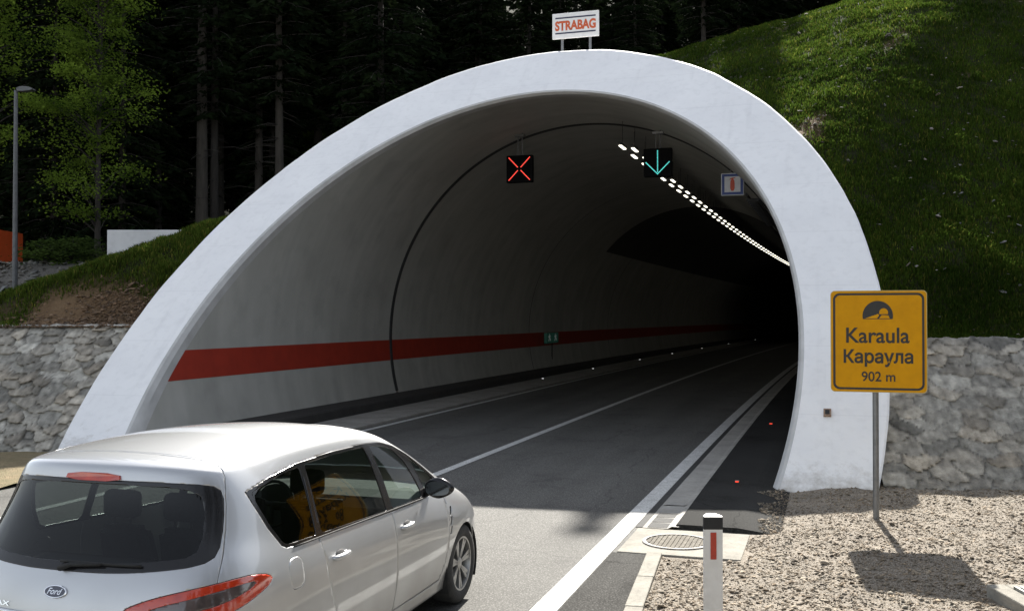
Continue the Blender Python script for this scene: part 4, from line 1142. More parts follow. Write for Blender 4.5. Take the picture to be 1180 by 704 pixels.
# unseen wood added right of the camera to dim the car's flank: one mass
VV = []; FF = []; MM = []; base = 0
for k in range(22):
    pr = (SP[2], SP[1], LOW[0])[k % 3]
    X, Y = 13 + (k % 2) * 5 + rngF.uniform(-1, 1), -22 + k * 1.7 + rngF.uniform(-.6, .6)
    if Y > 9: X += (Y - 9) * .9
    s = rngF.uniform(.85, 1.1); a = rngF.uniform(0, 6.28); c_, s_ = math.cos(a) * s, math.sin(a) * s
    for ch in pr.children:
        me = ch.data; n = len(me.vertices); q = np.zeros(n * 3, np.float32); me.vertices.foreach_get('co', q); q = q.reshape(-1, 3)
        VV.append(np.stack([q[:, 0] * c_ - q[:, 1] * s_ + X, q[:, 0] * s_ + q[:, 1] * c_ + Y, q[:, 2] * s], 1))
        FF += [[i + base for i in p.vertices] for p in me.polygons if len(p.vertices) == 4]; MM += [0 if ch.name.startswith('trunk') else 1] * sum(1 for p in me.polygons if len(p.vertices) == 4)
        base += n
o = mesh_np('unseen_wood', np.concatenate(VV), np.array(FF), [M_bark, M_needle], mi=MM); tag(o, 'dark roadside wood standing along the right side of the road', 'wood', kind='stuff')

# ================================================================ things on the left bank
# street lamp
M_rod = pmat('grey_lamp_pole', (.10, .105, .11), (.07, .074, .078), 12, .5, metal=.5)
xc, zc = (17 - 590) / 1158 * 25.8, 25.8
X, Y = cw(xc, zc); zg = float(ground_z(X, Y)) - .1
sl_ = empty('street_lamp', (X, Y, zg), 'slim grey street lamp with a single flat head at the far left', 'street lamp', rz=TH)
H_ = 2.45 + (366 - 104) / 1158 * 25.8 - zg
mb = MB(); mb.tube([(0, 0, 0), (0, 0, .9), (0, 0, H_)], [.075, .07, .045], 12); mb.build('pole', M_rod, sl_, auto=40)
mb = MB(); mb.tube([(0, 0, H_ - .06), (.08, 0, H_ + .02), (.2, 0, H_ + .05)], .03, 8); mb.build('arm', M_rod, sl_, smooth=True)
mb = MB(); mb.prism(chaikin([(.05, -.06), (.45, -.03), (.46, .03), (.30, .08), (.05, .06)], 2), lambda u, v: (u, -.1, H_ + .02 + v), (0, .2, 0)); mb.build('lamp_head', M_rod, sl_, auto=40)
mb = MB(); mb.box(-.13, .13, -.13, .13, -.02, .06, bev=.01); mb.build('base_plate', M_rod, sl_)
# white concrete block wall
xc0, zc = (121 - 590) / 1158 * 26.2, 26.2
X, Y = cw(xc0, zc)
cb_ = empty('concrete_block', (X, Y, 0), 'pale concrete block wall behind the grassy bank on the left', 'concrete wall', rz=TH)
M_cblock = pmat('pale_block', (.60, .61, .62), (.50, .51, .52), 1.2, .8, .3, 30, c3=(.40, .41, .42), s3=4, f3=.3)
mb = MB(); mb.box(0, 4.2, 0, 1.6, 1.2, 4.05, bev=.015); mb.build('lower_course', M_cblock, cb_)
mb = MB(); mb.box(.03, 4.2, .03, 1.6, 4.07, 4.74, bev=.015); mb.build('upper_course', M_cblock, cb_)
# orange site container
xc0, zc = (-17 - 590) / 1158 * 31, 31
X, Y = cw(xc0, zc); zg = float(ground_z(X, Y))
oc = empty('site_container', (X, Y, zg), 'orange corrugated container at the left edge behind the street lamp', 'container', rz=TH)
M_or = pmat('orange_paint', (.62, .09, .02), (.55, .08, .018), 3, .5)
ht = 2.45 + (366 - 262) / 1158 * 31 - zg
mb = MB()
n = 24; prof = []
for k in range(n):
    x = -.1 - k * .12; prof += [(x, 0), (x - .04, 0), (x - .06, .04), (x - .10, .04)]
V = [(x, y, .12) for x, y in prof] + [(x, y, ht - .1) for x, y in prof]; m = len(prof)
mb.add(V, [(i, i + 1, m + i + 1, m + i) for i in range(m - 1)]); mb.box(-3, -.06, .05, 2.3, .1, ht - .06); mb.build('panel', M_or, oc)
mb = MB(); mb.box(-.1, 0, -.02, 2.35, .0, ht); mb.box(-3.1, -.1, -.02, .06, ht - .1, ht); mb.box(-3.1, -.1, -.02, .06, 0, .12); mb.build('frame', M_or, oc)
# ================================================================ car
CARX, CARY = -3.937, 4.324
CAR = empty('parked_car', (CARX, CARY, 0), 'silver white people carrier seen from behind, standing on the road before the tunnel', 'car')
def carpaint():
    m, nt, b = new_mat('silver_paint')
    N, L = nt.nodes, nt.links
    inp(b, 'Base Color', (.50, .51, .52, 1)); inp(b, 'Metallic', .85); inp(b, 'Roughness', .44); inp(b, 'Coat Weight', 1.0); inp(b, 'Coat Roughness', .06)
    tc = N.new('ShaderNodeTexCoord'); n = N.new('ShaderNodeTexNoise'); n.inputs['Scale'].default_value = 2.2; n.inputs['Detail'].default_value = 8
    L.new(tc.outputs['Object'], n.inputs['Vector'])
    # road dust, more low on the body; deepened to darken the over-lit flanks
    sx = N.new('ShaderNodeSeparateXYZ'); L.new(tc.outputs['Object'], sx.inputs[0])
    mr = N.new('ShaderNodeMapRange'); mr.inputs[1].default_value = .2; mr.inputs[2].default_value = 1.25; mr.inputs[3].default_value = 1.0; mr.inputs[4].default_value = .0; L.new(sx.outputs[2], mr.inputs[0])
    mu = N.new('ShaderNodeMath'); mu.operation = 'MULTIPLY'; L.new(n.outputs['Fac'], mu.inputs[0]); L.new(mr.outputs[0], mu.inputs[1])
    ad = N.new('ShaderNodeMapRange'); ad.inputs[1].default_value = .1; ad.inputs[2].default_value = .6; ad.inputs[3].default_value = 0; ad.inputs[4].default_value = .7; L.new(mu.outputs[0], ad.inputs[0])
    mx = N.new('ShaderNodeMix'); mx.data_type = 'RGBA'; L.new(ad.outputs[0], mx.inputs[0]); mx.inputs[6].default_value = (.50, .51, .52, 1); mx.inputs[7].default_value = (.19, .17, .145, 1)
    L.new(mx.outputs[2], b.inputs['Base Color'])
    r2 = N.new('ShaderNodeMapRange'); r2.inputs[3].default_value = .85; r2.inputs[4].default_value = .3; L.new(ad.outputs[0], r2.inputs[0]); L.new(r2.outputs[0], b.inputs['Metallic'])
    r = N.new('ShaderNodeMapRange'); r.inputs[3].default_value = 1.0; r.inputs[4].default_value = .35; L.new(ad.outputs[0], r.inputs[0]); L.new(r.outputs[0], b.inputs['Coat Weight'])
    return m
M_car = carpaint()
M_blackgl = pmat('gloss_black_trim', (.010, .010, .011), (.014, .014, .015), 6, .18)
M_rub = pmat('black_rubber', (.014, .014, .014), (.022, .022, .021), 9, .8, .3, 60)
M_tyre = pmat('tyre_rubber', (.020, .020, .020), (.045, .043, .040), 5, .85, .3, 50)
M_alloy = pmat('alloy_rim', (.42, .42, .41), (.30, .29, .28), 5, .38, metal=.8)
M_chrome = pmat('chrome', (.75, .75, .76), (.68, .68, .69), 10, .12, metal=1.0)
M_mglass = pmat('dark_mirror', (.16, .17, .18), (.13, .14, .15), 8, .06, metal=1.0)
M_glass = glassmat('tinted_glass', (.48, .54, .51))
M_glassd = glassmat('privacy_glass', (.26, .29, .28))
M_glassr = glassmat('rear_glass', (.30, .34, .33))
M_lens = pmat('red_lens', (.52, .045, .012), (.38, .025, .009), 14, .12, coat=1.0)
M_lensd = pmat('smoked_lens', (.10, .075, .070), (.055, .045, .042), 16, .10, coat=1.0)
M_seat = pmat('dark_upholstery', (.035, .035, .038), (.05, .05, .053), 14, .9, .3, 120)
M_inner = pmat('cabin_plastic', (.045, .045, .046), (.06, .06, .06), 8, .7)
M_inl = pmat('pale_headlining', (.30, .29, .27), (.25, .24, .225), 8, .9)
M_dash = pmat('dashboard_top', (.17, .17, .165), (.13, .13, .125), 10, .75)

LOOPS = [
 [(0,.12,.28),(.35,.13,.28),(.65,.18,.27),(.82,.33,.25),(.87,.62,.22),(.87,1.1,.2),(.87,1.7,.2),(.87,2.4,.2),(.87,3.1,.2),(.87,3.7,.2),(.85,4.2,.22),(.72,4.58,.24),(.4,4.72,.25),(0,4.75,.25)],
 [(0,.0,.5),(.38,.015,.5),(.72,.10,.5),(.90,.30,.5),(.945,.66,.5),(.95,1.1,.48),(.942,1.7,.45),(.938,2.4,.45),(.938,3.1,.45),(.948,3.7,.48),(.92,4.2,.5),(.79,4.56,.5),(.42,4.73,.5),(0,4.77,.5)],
 [(0,.01,.76),(.38,.03,.76),(.73,.12,.77),(.90,.31,.78),(.955,.66,.79),(.96,1.1,.77),(.95,1.7,.75),(.945,2.4,.73),(.945,3.1,.73),(.958,3.7,.75),(.925,4.2,.73),(.78,4.52,.68),(.42,4.68,.66),(0,4.72,.66)],
 [(0,.05,.96),(.38,.07,.96),(.72,.17,.97),(.885,.36,.98),(.94,.68,.98),(.945,1.1,.96),(.935,1.7,.94),(.93,2.4,.92),(.93,3.1,.91),(.925,3.7,.89),(.875,4.15,.86),(.71,4.42,.82),(.4,4.56,.79),(0,4.6,.78)],
 [(0,.12,1.09),(.38,.14,1.09),(.70,.25,1.12),(.835,.45,1.15),(.885,.75,1.13),(.895,1.1,1.105),(.895,1.7,1.07),(.892,2.4,1.04),(.888,3.1,1.025),(.86,3.65,1.02),(.76,4.0,.99),(.61,4.2,.95),(.35,4.3,.94),(0,4.33,.94)],
 [(0,.16,1.17),(.37,.18,1.17),(.675,.30,1.195),(.805,.50,1.22),(.86,.79,1.20),(.875,1.1,1.15),(.878,1.7,1.115),(.876,2.4,1.085),(.87,3.1,1.065),(.815,3.62,1.075),(.67,3.80,1.08),(.5,3.88,1.08),(.3,3.93,1.08),(0,3.95,1.08)],
 [(0,.31,1.38),(.35,.325,1.38),(.65,.42,1.395),(.765,.60,1.41),(.805,.86,1.40),(.81,1.15,1.37),(.81,1.7,1.36),(.805,2.4,1.345),(.785,3.0,1.32),(.735,3.28,1.30),(.61,3.42,1.30),(.46,3.49,1.30),(.27,3.53,1.30),(0,3.55,1.30)],
 [(0,.36,1.58),(.33,.375,1.58),(.60,.455,1.58),(.695,.62,1.58),(.712,.88,1.585),(.715,1.2,1.60),(.71,1.7,1.605),(.70,2.3,1.59),(.675,2.7,1.54),(.63,2.88,1.50),(.52,2.98,1.51),(.39,3.04,1.51),(.23,3.07,1.51),(0,3.08,1.51)],
 [(0,.38,1.632),(.31,.395,1.632),(.55,.48,1.63),(.64,.64,1.642),(.66,.90,1.657),(.665,1.25,1.672),(.66,1.7,1.674),(.645,2.25,1.648),(.61,2.6,1.595),(.55,2.76,1.56),(.47,2.85,1.57),(.35,2.9,1.57),(.2,2.93,1.57),(0,2.94,1.57)],
]
def car_surface(levels=4):
    N = 14
    V = []; F = []
    idx = {}
    def vid(l, i, side):
        if i in (0, N - 1): side = 1
        k = (l, i, side)
        if k not in idx:
            x, y, z = LOOPS[l][i]; idx[k] = len(V); V.append((x * side, y, z))
        return idx[k]
    for l in range(len(LOOPS) - 1):
        for i in range(N - 1):
            F.append((vid(l, i, 1), vid(l, i + 1, 1), vid(l + 1, i + 1, 1), vid(l + 1, i, 1)))
            F.append((vid(l, i, -1), vid(l + 1, i, -1), vid(l + 1, i + 1, -1), vid(l, i + 1, -1)))
    T = len(LOOPS) - 1
    C = {}
    for i in range(2, N - 2):
        x, y, z = LOOPS[T][i]; C[i] = len(V); V.append((0, y if i > 2 else .52, z + (.055 if 3 < i < 10 else .045)))
    for i in range(2, N - 3):
        F.append((vid(T, i, 1), vid(T, i + 1, 1), C[i + 1], C[i])); F.append((vid(T, i, -1), C[i], C[i + 1], vid(T, i + 1, -1)))
    F.append((vid(T, 0, 1), vid(T, 1, 1), vid(T, 2, 1), C[2])); F.append((vid(T, 0, 1), C[2], vid(T, 2, -1), vid(T, 1, -1)))
    F.append((vid(T, N - 3, 1), vid(T, N - 2, 1), vid(T, N - 1, 1), C[N - 3])); F.append((vid(T, N - 3, -1), C[N - 3], vid(T, N - 1, 1), vid(T, N - 2, -1)))
    me = bpy.data.meshes.new('cage'); me.from_pydata(V, [], F); me.update()
    o = bpy.data.objects.new('cage', me); COL.objects.link(o)
    md = o.modifiers.new('s', 'SUBSURF'); md.levels = levels; md.render_levels = levels
    dg = bpy.context.evaluated_depsgraph_get(); dg.update()
    out = bpy.data.meshes.new_from_object(o.evaluated_get(dg))
    bpy.data.objects.remove(o); bpy.data.meshes.remove(me)
    return out
sm = car_surface()
bm = bmesh.new(); bm.from_mesh(sm); bpy.data.meshes.remove(sm)
bmesh.ops.recalc_face_normals(bm, faces=bm.faces)
for v in bm.verts:
    if abs(v.co.x) < 1e-4: v.co.x = 0
dele = [f for f in bm.faces if f.calc_center_median().x < -1e-5]
bmesh.ops.delete(bm, geom=dele, context='FACES')
from mathutils.bvhtree import BVHTree
SURF = BVHTree.FromBMesh(bm)
REG = bm.faces.layers.int.new('reg')

SIDE = (Vector((0, 1, 0)), Vector((0, 0, 1)))
REAR = (Vector((1, 0, 0)), Vector((0, 0, 1)))
CORN = (Vector((1, 1, 0)), Vector((0, 0, 1)))
TOP = (Vector((1, 0, 0)), Vector((0, 1, 0)))
def inpoly(p, poly):
    x, y = p; c = False; n = len(poly); j = n - 1
    for i in range(n):
        xi, yi = poly[i]; xj, yj = poly[j]
        if (yi > y) != (yj > y) and x < (xj - xi) * (y - yi) / (yj - yi) + xi: c = not c
        j = i
    return c
def offset(poly, d):
    n = len(poly); A = sum(poly[i][0] * poly[(i + 1) % n][1] - poly[(i + 1) % n][0] * poly[i][1] for i in range(n))
    s = 1 if A > 0 else -1; out = []
    for i in range(n):
        a, b, c = Vector(poly[i - 1]), Vector(poly[i]), Vector(poly[(i + 1) % n])
        e1 = (b - a).normalized(); e2 = (c - b).normalized()
        n1 = Vector((e1.y, -e1.x)) * s; n2 = Vector((e2.y, -e2.x)) * s
        m = n1 + n2
        if m.length < 1e-6: m = n1.copy()
        m.normalize(); k = 1 / max(.5, m.dot(n1)); out.append(tuple(b + m * d * k))
    return out
def cut(view, poly, pred):
    eu, ev = view
    us = [p[0] for p in poly]; vs = [p[1] for p in poly]
    u0, u1, v0, v1 = min(us) - .03, max(us) + .03, min(vs) - .03, max(vs) + .03
    n = len(poly)
    for i in range(n):
        a, b = poly[i], poly[(i + 1) % n]
        du, dv = b[0] - a[0], b[1] - a[1]; L_ = math.hypot(du, dv)
        if L_ < 1e-5: continue
        no = eu * (dv) - ev * (du)
        # a point on the plane
        g = Matrix(((eu.dot(eu), eu.dot(ev)), (eu.dot(ev), ev.dot(ev))))
        w = g.inverted() @ Vector(a); p0 = eu * w[0] + ev * w[1]
        fs = []
        e0, e1 = min(a[0], b[0]) - .03, max(a[0], b[0]) + .03; f0, f1 = min(a[1], b[1]) - .03, max(a[1], b[1]) + .03
        for f in bm.faces:
            c = f.calc_center_median()
            cu, cv = c.dot(eu), c.dot(ev)
            if e0 < cu < e1 and f0 < cv < f1 and pred(f, c): fs.append(f)
        if not fs: continue
        geom = list(fs) + list({e for f in fs for e in f.edges}) + list({v for f in fs for v in f.verts})
        bmesh.ops.bisect_plane(bm, geom=geom, dist=1e-6, plane_co=p0, plane_no=no.normalized())
def assign(view, poly, pred, val, only=None):
    eu, ev = view
    for f in bm.faces:
        if only is not None and f[REG] not in only: continue
        c = f.calc_center_median()
        if pred(f, c) and inpoly((c.dot(eu), c.dot(ev)), poly): f[REG] = val
def region(view, poly, pred, val, gap=0.0, gapval=99, only=None):
    cut(view, poly, pred)
    if gap:
        inner = offset(poly, -gap); cut(view, inner, pred)
        assign(view, poly, pred, gapval, only); assign(view, inner, pred, val, (gapval,) if only is None else (gapval,))
    else: assign(view, poly, pred, val, only)
p_side = lambda f, c: c.x > .5 and f.normal.x > .12
p_rear = lambda f, c: c.y < .95
p_corn = lambda f, c: c.y < 1.0 and c.z < 1.2
p_roof = lambda f, c: c.z > 1.5 and f.normal.z > .3
p_ws = lambda f, c: c.y > 2.6 and c.z > .98 and f.normal.z > .2

# ids: 0 body, 1 trim, 2 quarter window, 3 rear door window, 4 front door window, 5 corner window, 6 rear door, 7 front door,
# 8 hatch, 9 rear window, 10 tail lamp, 11 smoked lens, 12 fuel flap, 13 windscreen, 14 roof, 15 bumper, 99 gap
# rear hatch first, then what lies on it
hatch_old = [(-.9, 1.612), (.0, 1.612), (.40, 1.607), (.60, 1.597), (.73, 1.52), (.79, 1.38), (.845, 1.20), (.83, 1.13), (.80, 1.06), (.785, .93), (.765, .80), (.70, .765), (.30, .75), (0, .748), (-.9, .748)]
h_top = [(-.9, -.5), (-.9, .60), (0, .60), (.30, .603), (.48, .615), (.60, .625), (.70, .615), (.90, .58), (.90, -.5)]
h_cor = [(-1, .748), (-1, 2.0), (1.30, 2.0), (1.30, 1.60), (1.297, 1.50), (1.29, 1.40), (1.27, 1.28), (1.235, 1.17), (1.175, 1.06), (1.12, .92), (1.06, .80), (1.0, .772), (.6, .75)]
p_ht = lambda f, c: c.y < 1.0 and c.z > 1.48
p_hc = lambda f, c: c.y < 1.0 and c.z > .7
h_top2, h_cor2 = offset(h_top, -.0055), offset(h_cor, -.0055)
for poly, vw, pr in ((h_top, TOP, p_ht), (h_top2, TOP, p_ht), (h_cor, CORN, p_hc), (h_cor2, CORN, p_hc)): cut(vw, poly, pr)
for f in bm.faces:
    c = f.calc_center_median()
    if c.y < 1.0 and c.z > .7:
        a = (c.z < 1.5 or inpoly((c.x, c.y), h_top)) and inpoly((c.x + c.y, c.z), h_cor)
        b = (c.z < 1.5 or inpoly((c.x, c.y), h_top2)) and inpoly((c.x + c.y, c.z), h_cor2)
        if b: f[REG] = 8
        elif a: f[REG] = 99
rg = [(-.9, 1.522), (.3, 1.52), (.56, 1.508), (.655, 1.47), (.72, 1.36), (.785, 1.22), (.79, 1.185), (.755, 1.15), (.66, 1.125), (.42, 1.10), (.2, 1.09), (-.9, 1.088)]
rg2 = [rg[0]] + chaikin(rg[1:-1], 1)[0:] + [rg[-1]]
rg = [(-1, 1.548), (.62, 1.546), (.90, 1.538), (1.08, 1.528), (1.20, 1.512), (1.255, 1.485), (1.272, 1.44), (1.265, 1.36), (1.245, 1.28), (1.21, 1.20), (1.16, 1.155), (1.08, 1.132), (.95, 1.118), (.6, 1.098), (.35, 1.09), (-1, 1.088)]
region(CORN, rg, lambda f, c: c.y < .95 and c.z > 1.0, 9, only=(8,))
rgi = [(-1, 1.525), (.62, 1.522), (.90, 1.512), (1.02, 1.495), (1.10, 1.46), (1.115, 1.38), (1.085, 1.26), (1.03, 1.19), (.95, 1.165), (.6, 1.145), (.35, 1.137), (-1, 1.135)]
region(CORN, rgi, lambda f, c: c.y < .95 and c.z > 1.0, 16, only=(9,))
# tail lamp around the corner
tl = chaikin([(.45, .87), (.50, .925), (.62, .965), (.80, 1.0), (1.05, 1.028), (1.35, 1.04), (1.56, 1.022), (1.66, .985), (1.62, .945), (1.50, .915), (1.38, .888), (1.22, .862), (1.05, .842), (.80, .83), (.55, .832)], 1)
region(CORN, tl, p_corn, 10, .004)
tli = chaikin([(.60, .90), (.72, .94), (.95, .972), (1.2, .996), (1.46, 1.0), (1.50, .98), (1.38, .95), (1.15, .92), (.9, .90), (.65, .888)], 1)
region(CORN, tli, p_corn, 11, only=(10,))
tlo = chaikin([(.80, .80), (1.05, .81), (1.20, .835), (1.22, .85), (1.05, .835), (.80, .825)], 1)
# side: doors
dr_ = [(1.315, 1.14), (1.33, .98), (1.36, .80), (1.45, .60), (1.58, .42), (1.64, .33), (2.415, .31), (2.415, 1.12)]
df_ = [(2.415, 1.12), (2.415, .31), (3.33, .31), (3.42, .45), (3.46, .75), (3.46, 1.08)]
region(SIDE, dr_, p_side, 6, .0055); region(SIDE, df_, p_side, 7, .0055)
dlo = [(.705, 1.455), (.73, 1.385), (.80, 1.235), (.885, 1.118), (.93, 1.097), (1.7, 1.065), (2.4, 1.035), (3.0, 1.02), (3.52, 1.035), (3.60, 1.06), (3.40, 1.20), (3.13, 1.355), (2.88, 1.455), (2.65, 1.505), (2.3, 1.538), (1.8, 1.548), (1.3, 1.535), (.95, 1.50)]
region(SIDE, dlo, p_side, 1)
wq = [(.75, 1.442), (.77, 1.375), (.832, 1.24), (.908, 1.135), (.95, 1.115), (1.30, 1.100), (1.325, 1.512), (1.12, 1.500), (.95, 1.477)]
wr = [(1.365, 1.098), (2.36, 1.058), (2.295, 1.516), (1.8, 1.526), (1.395, 1.518)]
wf = [(2.455, 1.055), (3.03, 1.043), (3.045, 1.09), (2.93, 1.33), (2.80, 1.440), (2.62, 1.485), (2.395, 1.512)]
wt = [(3.14, 1.055), (3.46, 1.06), (3.50, 1.075), (3.36, 1.185), (3.13, 1.325), (3.06, 1.345), (3.125, 1.15)]
for k, p in ((2, wq), (3, wr), (4, wf), (5, wt)): region(SIDE, rcorner(p, .03), p_side, k, only=(1,))
region(SIDE, rrect(.895, 1.06, .855, 1.035, .055, 4), p_side, 12, .003)
# wheel arches
for cy in (.985, 3.84):
    ap_ = [(cy + .355 * math.cos(t), .335 + .355 * math.sin(t)) for t in np.linspace(-1.2, math.pi + 1.2, 26)]
    region(SIDE, ap_, lambda f, c: c.x > .45 and c.z < .8, 99)
# front fender vent
for z0, z1 in ((.66, .72), (.735, .80), (.815, .88)):
    region(SIDE, [(3.475 + .02 * (z0 - .66) / .2, z0), (3.505 + .02 * (z0 - .66) / .2, z0), (3.53 + .03 * (z1 - .66) / .2, z1), (3.495 + .03 * (z1 - .66) / .2, z1)], p_side, 1)
# windscreen and roof
ws = [(-.9, 2.985), (.35, 2.965), (.545, 2.90), (.60, 2.98), (.70, 3.36), (.745, 3.60), (.60, 3.74), (.3, 3.84), (-.9, 3.86)]
region(TOP, ws, p_ws, 13)
roofp = [(-.9, .615), (.0, .615), (.45, .635), (.585, .72), (.605, 1.0), (.61, 1.7), (.60, 2.3), (.57, 2.62), (.50, 2.84), (.3, 2.92), (-.9, 2.94)]
region(TOP, roofp, p_roof, 14, .003, only=(0,))
# bumper below the hatch
region(REAR, [(-.9, .742), (.72, .756), (.79, .79), (1.2, .79), (1.2, .15), (-.9, .15)], lambda f, c: c.y < .58 and c.z < .8, 15, .004, only=(0,))
bmesh.ops.delete(bm, geom=[f for f in bm.faces if f[REG] == 99], context='FACES')

def extract(val, name, mat, parent, thick=.012, inset=0.0, sides='both', smooth=True):
    vals = val if isinstance(val, (list, tuple)) else (val,)
    fs = [f for f in bm.faces if f[REG] in vals]
    vm = {}; V = []; F = []
    for f in fs:
        for v in f.verts:
            if v not in vm:
                vm[v] = len(V); V.append(tuple(v.co - v.normal * inset))
        F.append([vm[v] for v in f.verts])
    if sides == 'both':
        n = len(V); mir = {}
        V2 = list(V); 
        for i, v in enumerate(V):
            if abs(v[0]) < 2e-4: mir[i] = i
            else: mir[i] = len(V2); V2.append((-v[0], v[1], v[2]))
        F = F + [[mir[i] for i in f][::-1] for f in F]; V = V2
    elif sides == 'left':
        V = [(-v[0], v[1], v[2]) for v in V]; F = [f[::-1] for f in F]
    o = mesh_np(name, V, F, mat, parent, smooth=smooth)
    if thick:
        md = o.modifiers.new('thickness', 'SOLIDIFY'); md.thickness = thick; md.offset = -1; md.use_even_offset = False
    return o
bm.normal_update()
body = extract(0, 'body', M_car, CAR)
roof = extract(14, 'roof', M_car, CAR)
bump = extract(15, 'rear_bumper', M_car, CAR)
hatch = extract(8, 'tailgate', M_car, CAR)
rw = extract(16, 'rear_window', M_glassr, hatch, 0, .002)
extract(9, 'window_surround', M_blackgl, hatch, .006)
extract(13, 'windscreen', M_glass, CAR, 0, .003)
for sd_, lab in (('right', 1), ('left', -1)):
    extract(1, 'window_trim', M_blackgl, CAR, .01, 0, sd_)
    extract(2, 'quarter_window', M_glassd, CAR, 0, .004, sd_)
    extract(5, 'corner_window', M_glass, CAR, 0, .004, sd_)
    d1 = extract(6, 'door', M_car, CAR, .014, 0, sd_); d2 = extract(7, 'door', M_car, CAR, .014, 0, sd_)
    extract(3, 'window', M_glassd, d1, 0, .004, sd_); extract(4, 'window', M_glass, d2, 0, .004, sd_)
    tlamp = extract(10, 'tail_light', M_lens, CAR, .01, 0, sd_); extract(11, 'smoked_lens', M_lensd, tlamp, .01, .002, sd_)
    if sd_ == 'right': extract(12, 'fuel_flap', M_car, CAR, .01, 0, sd_)
    else: extract(12, 'side_panel', M_car, CAR, .01, 0, sd_)
    # handles: a bar bridging a shallow cup
    for dpar, hy, hz in ((d1, 1.53, .925), (d2, 2.62, .90)):
        hit = SURF.ray_cast(Vector((2, hy, hz)), Vector((-1, 0, 0)))[0]
        x = (hit.x if hit else .93)
        mb = MB()
        mb.tube([(lab * (x - .012), hy - .105, hz), (lab * (x + .022), hy - .085, hz), (lab * (x + .034), hy, hz + .003), (lab * (x + .022), hy + .085, hz), (lab * (x - .012), hy + .105, hz)], [.012, .017, .018, .017, .012], 10)
        mb.build('handle', M_car, dpar, smooth=True)
        mb = MB(); V, F = lathe([(x + .0025, .0), (x + .0025, .042), (x - .004, .046)], 20, 'x'); mb.add([(lab * v[0], v[1] * 1.6 + hy, v[2] * .9 + hz - .004) for v in V], F); mb.build('handle_cup', M_inner, dpar, smooth=True)
    # bright sill strip under the windows
    mb = MB(); pts = []
    for y in np.linspace(1.0, 3.1, 16):
        z = 1.086 - .030 * (y - 1.0) + .004; h = SURF.ray_cast(Vector((2, y, z)), Vector((-1, 0, 0)))[0]
        if h: pts.append((lab * (h.x + .002), y, z))
    mb.tube(pts, .0055, 6); mb.build('belt_strip', M_rub, CAR, smooth=True)
    # roof rail line and door mirror
    mi = MB()
    b = bmesh.new(); bmesh.ops.create_uvsphere(b, u_segments=20, v_segments=14, radius=1)
    for v in b.verts:
        q = v.co; sx = .125; sy = .075; sz = .082
        k = 1 - .28 * max(0, q.x); v.co = Vector((q.x * sx, q.y * sy * (1.0 if q.y > 0 else .45), q.z * sz * k))
    b.verts.index_update(); mi.add([(lab * (v.co.x + 1.02), v.co.y + 3.04, v.co.z + 1.115) for v in b.verts], [[v.index for v in f.verts] for f in b.faces]); b.free()
    mr_ = mi.build('door_mirror', M_blackgl, CAR, smooth=True)
    mb = MB(); mb.tube([(lab * .86, 3.16, 1.06), (lab * .95, 3.09, 1.085)], [.04, .03], 8); mb.build('mirror_arm', M_rub, mr_, smooth=True)
    mg = MB(); mg.prism(chaikin([(.915, 1.06), (1.10, 1.065), (1.125, 1.12), (1.09, 1.165), (.93, 1.175)], 2), lambda u, v: (lab * u, 3.003 - .0 * u, v), (0, -.004, 0)); mg.build('mirror_glass', M_mglass, mr_)
# wheels
def wheel(x, y, side):
    r = 0.335
    V, F = lathe([(-.115, .22), (-.112, .29), (-.095, .325), (-.06, r), (.06, r), (.09, .327), (.108, .30), (.112, .262), (.104, .232), (.085, .225)], 48, 'x')
    mb = MB(); mb.add([(v[0] * side, v[1], v[2]) for v in V], F)
    w = bpy.data.objects.new('wheel', None); COL.objects.link(w); w.parent = CAR; w.location = (x, y, r); w.empty_display_size = .2
    mb.build('tyre', M_tyre, w, smooth=True)
    mb = MB()
    V, F = lathe([(.092, .234), (.100, .228), (.098, .214), (.06, .205), (-.02, .20)], 48, 'x'); mb.add([(v[0] * side, v[1], v[2]) for v in V], F)
    V, F = lathe([(.086, .0), (.086, .03), (.078, .05), (.05, .055)], 24, 'x'); mb.add([(v[0] * side, v[1], v[2]) for v in V], F)
    for k in range(7):      # paired spokes
        for dl in (-.11, .11):
            a = 2 * math.pi * k / 7 + .2
            p0 = Vector((.076, .045 * math.cos(a), .045 * math.sin(a))); p1 = Vector((.090, .212 * math.cos(a + dl), .212 * math.sin(a + dl)))
            t = Vector((0, -math.sin(a), math.cos(a))) 
            q = []
            for p, wd in ((p0, .012), (p1, .016)):
                q += [p + t * wd, p - t * wd, p - t * wd - Vector((.03, 0, 0)), p + t * wd - Vector((.03, 0, 0))]
            mb.add([(v[0] * side, v[1], v[2]) for v in q], [(0, 1, 5, 4), (1, 2, 6, 5), (2, 3, 7, 6), (3, 0, 4, 7), (0, 3, 2, 1), (4, 5, 6, 7)])
    mb.build('rim', M_alloy, w, auto=35)
    mb = MB(); V, F = lathe([(.02, .0), (.02, .16), (.0, .17)], 24, 'x'); mb.add([(v[0] * side, v[1], v[2]) for v in V], F); mb.build('brake_disc', M_inner, w)
for y in (.985, 3.84):
    for s in (1, -1): wheel(s * .815, y, s)
# arch liners and floor pan
mb = MB()
for cy in (.985, 3.84):
    for s in (1, -1):
        V = []; n = 20
        for k in range(n + 1):
            t = -.5 + (math.pi + 1.0) * k / n
            for x in (.93, .55): V.append((s * (x - .012 if x > .6 else x), cy + .372 * math.cos(t), .335 + .372 * math.sin(t)))
        mb.add(V, [(2 * k, 2 * k + 1, 2 * k + 3, 2 * k + 2) for k in range(n)])
        mb.add([V[2 * k + 1] for k in range(n + 1)], [tuple(range(n + 1))])
mb.box(-.80, .80, 1.35, 3.45, .20, .26); mb.box(-.52, .52, .2, 4.5, .22, .30); mb.box(-.8, .8, .2, .62, .26, .32); mb.build('underbody', M_rub, CAR)
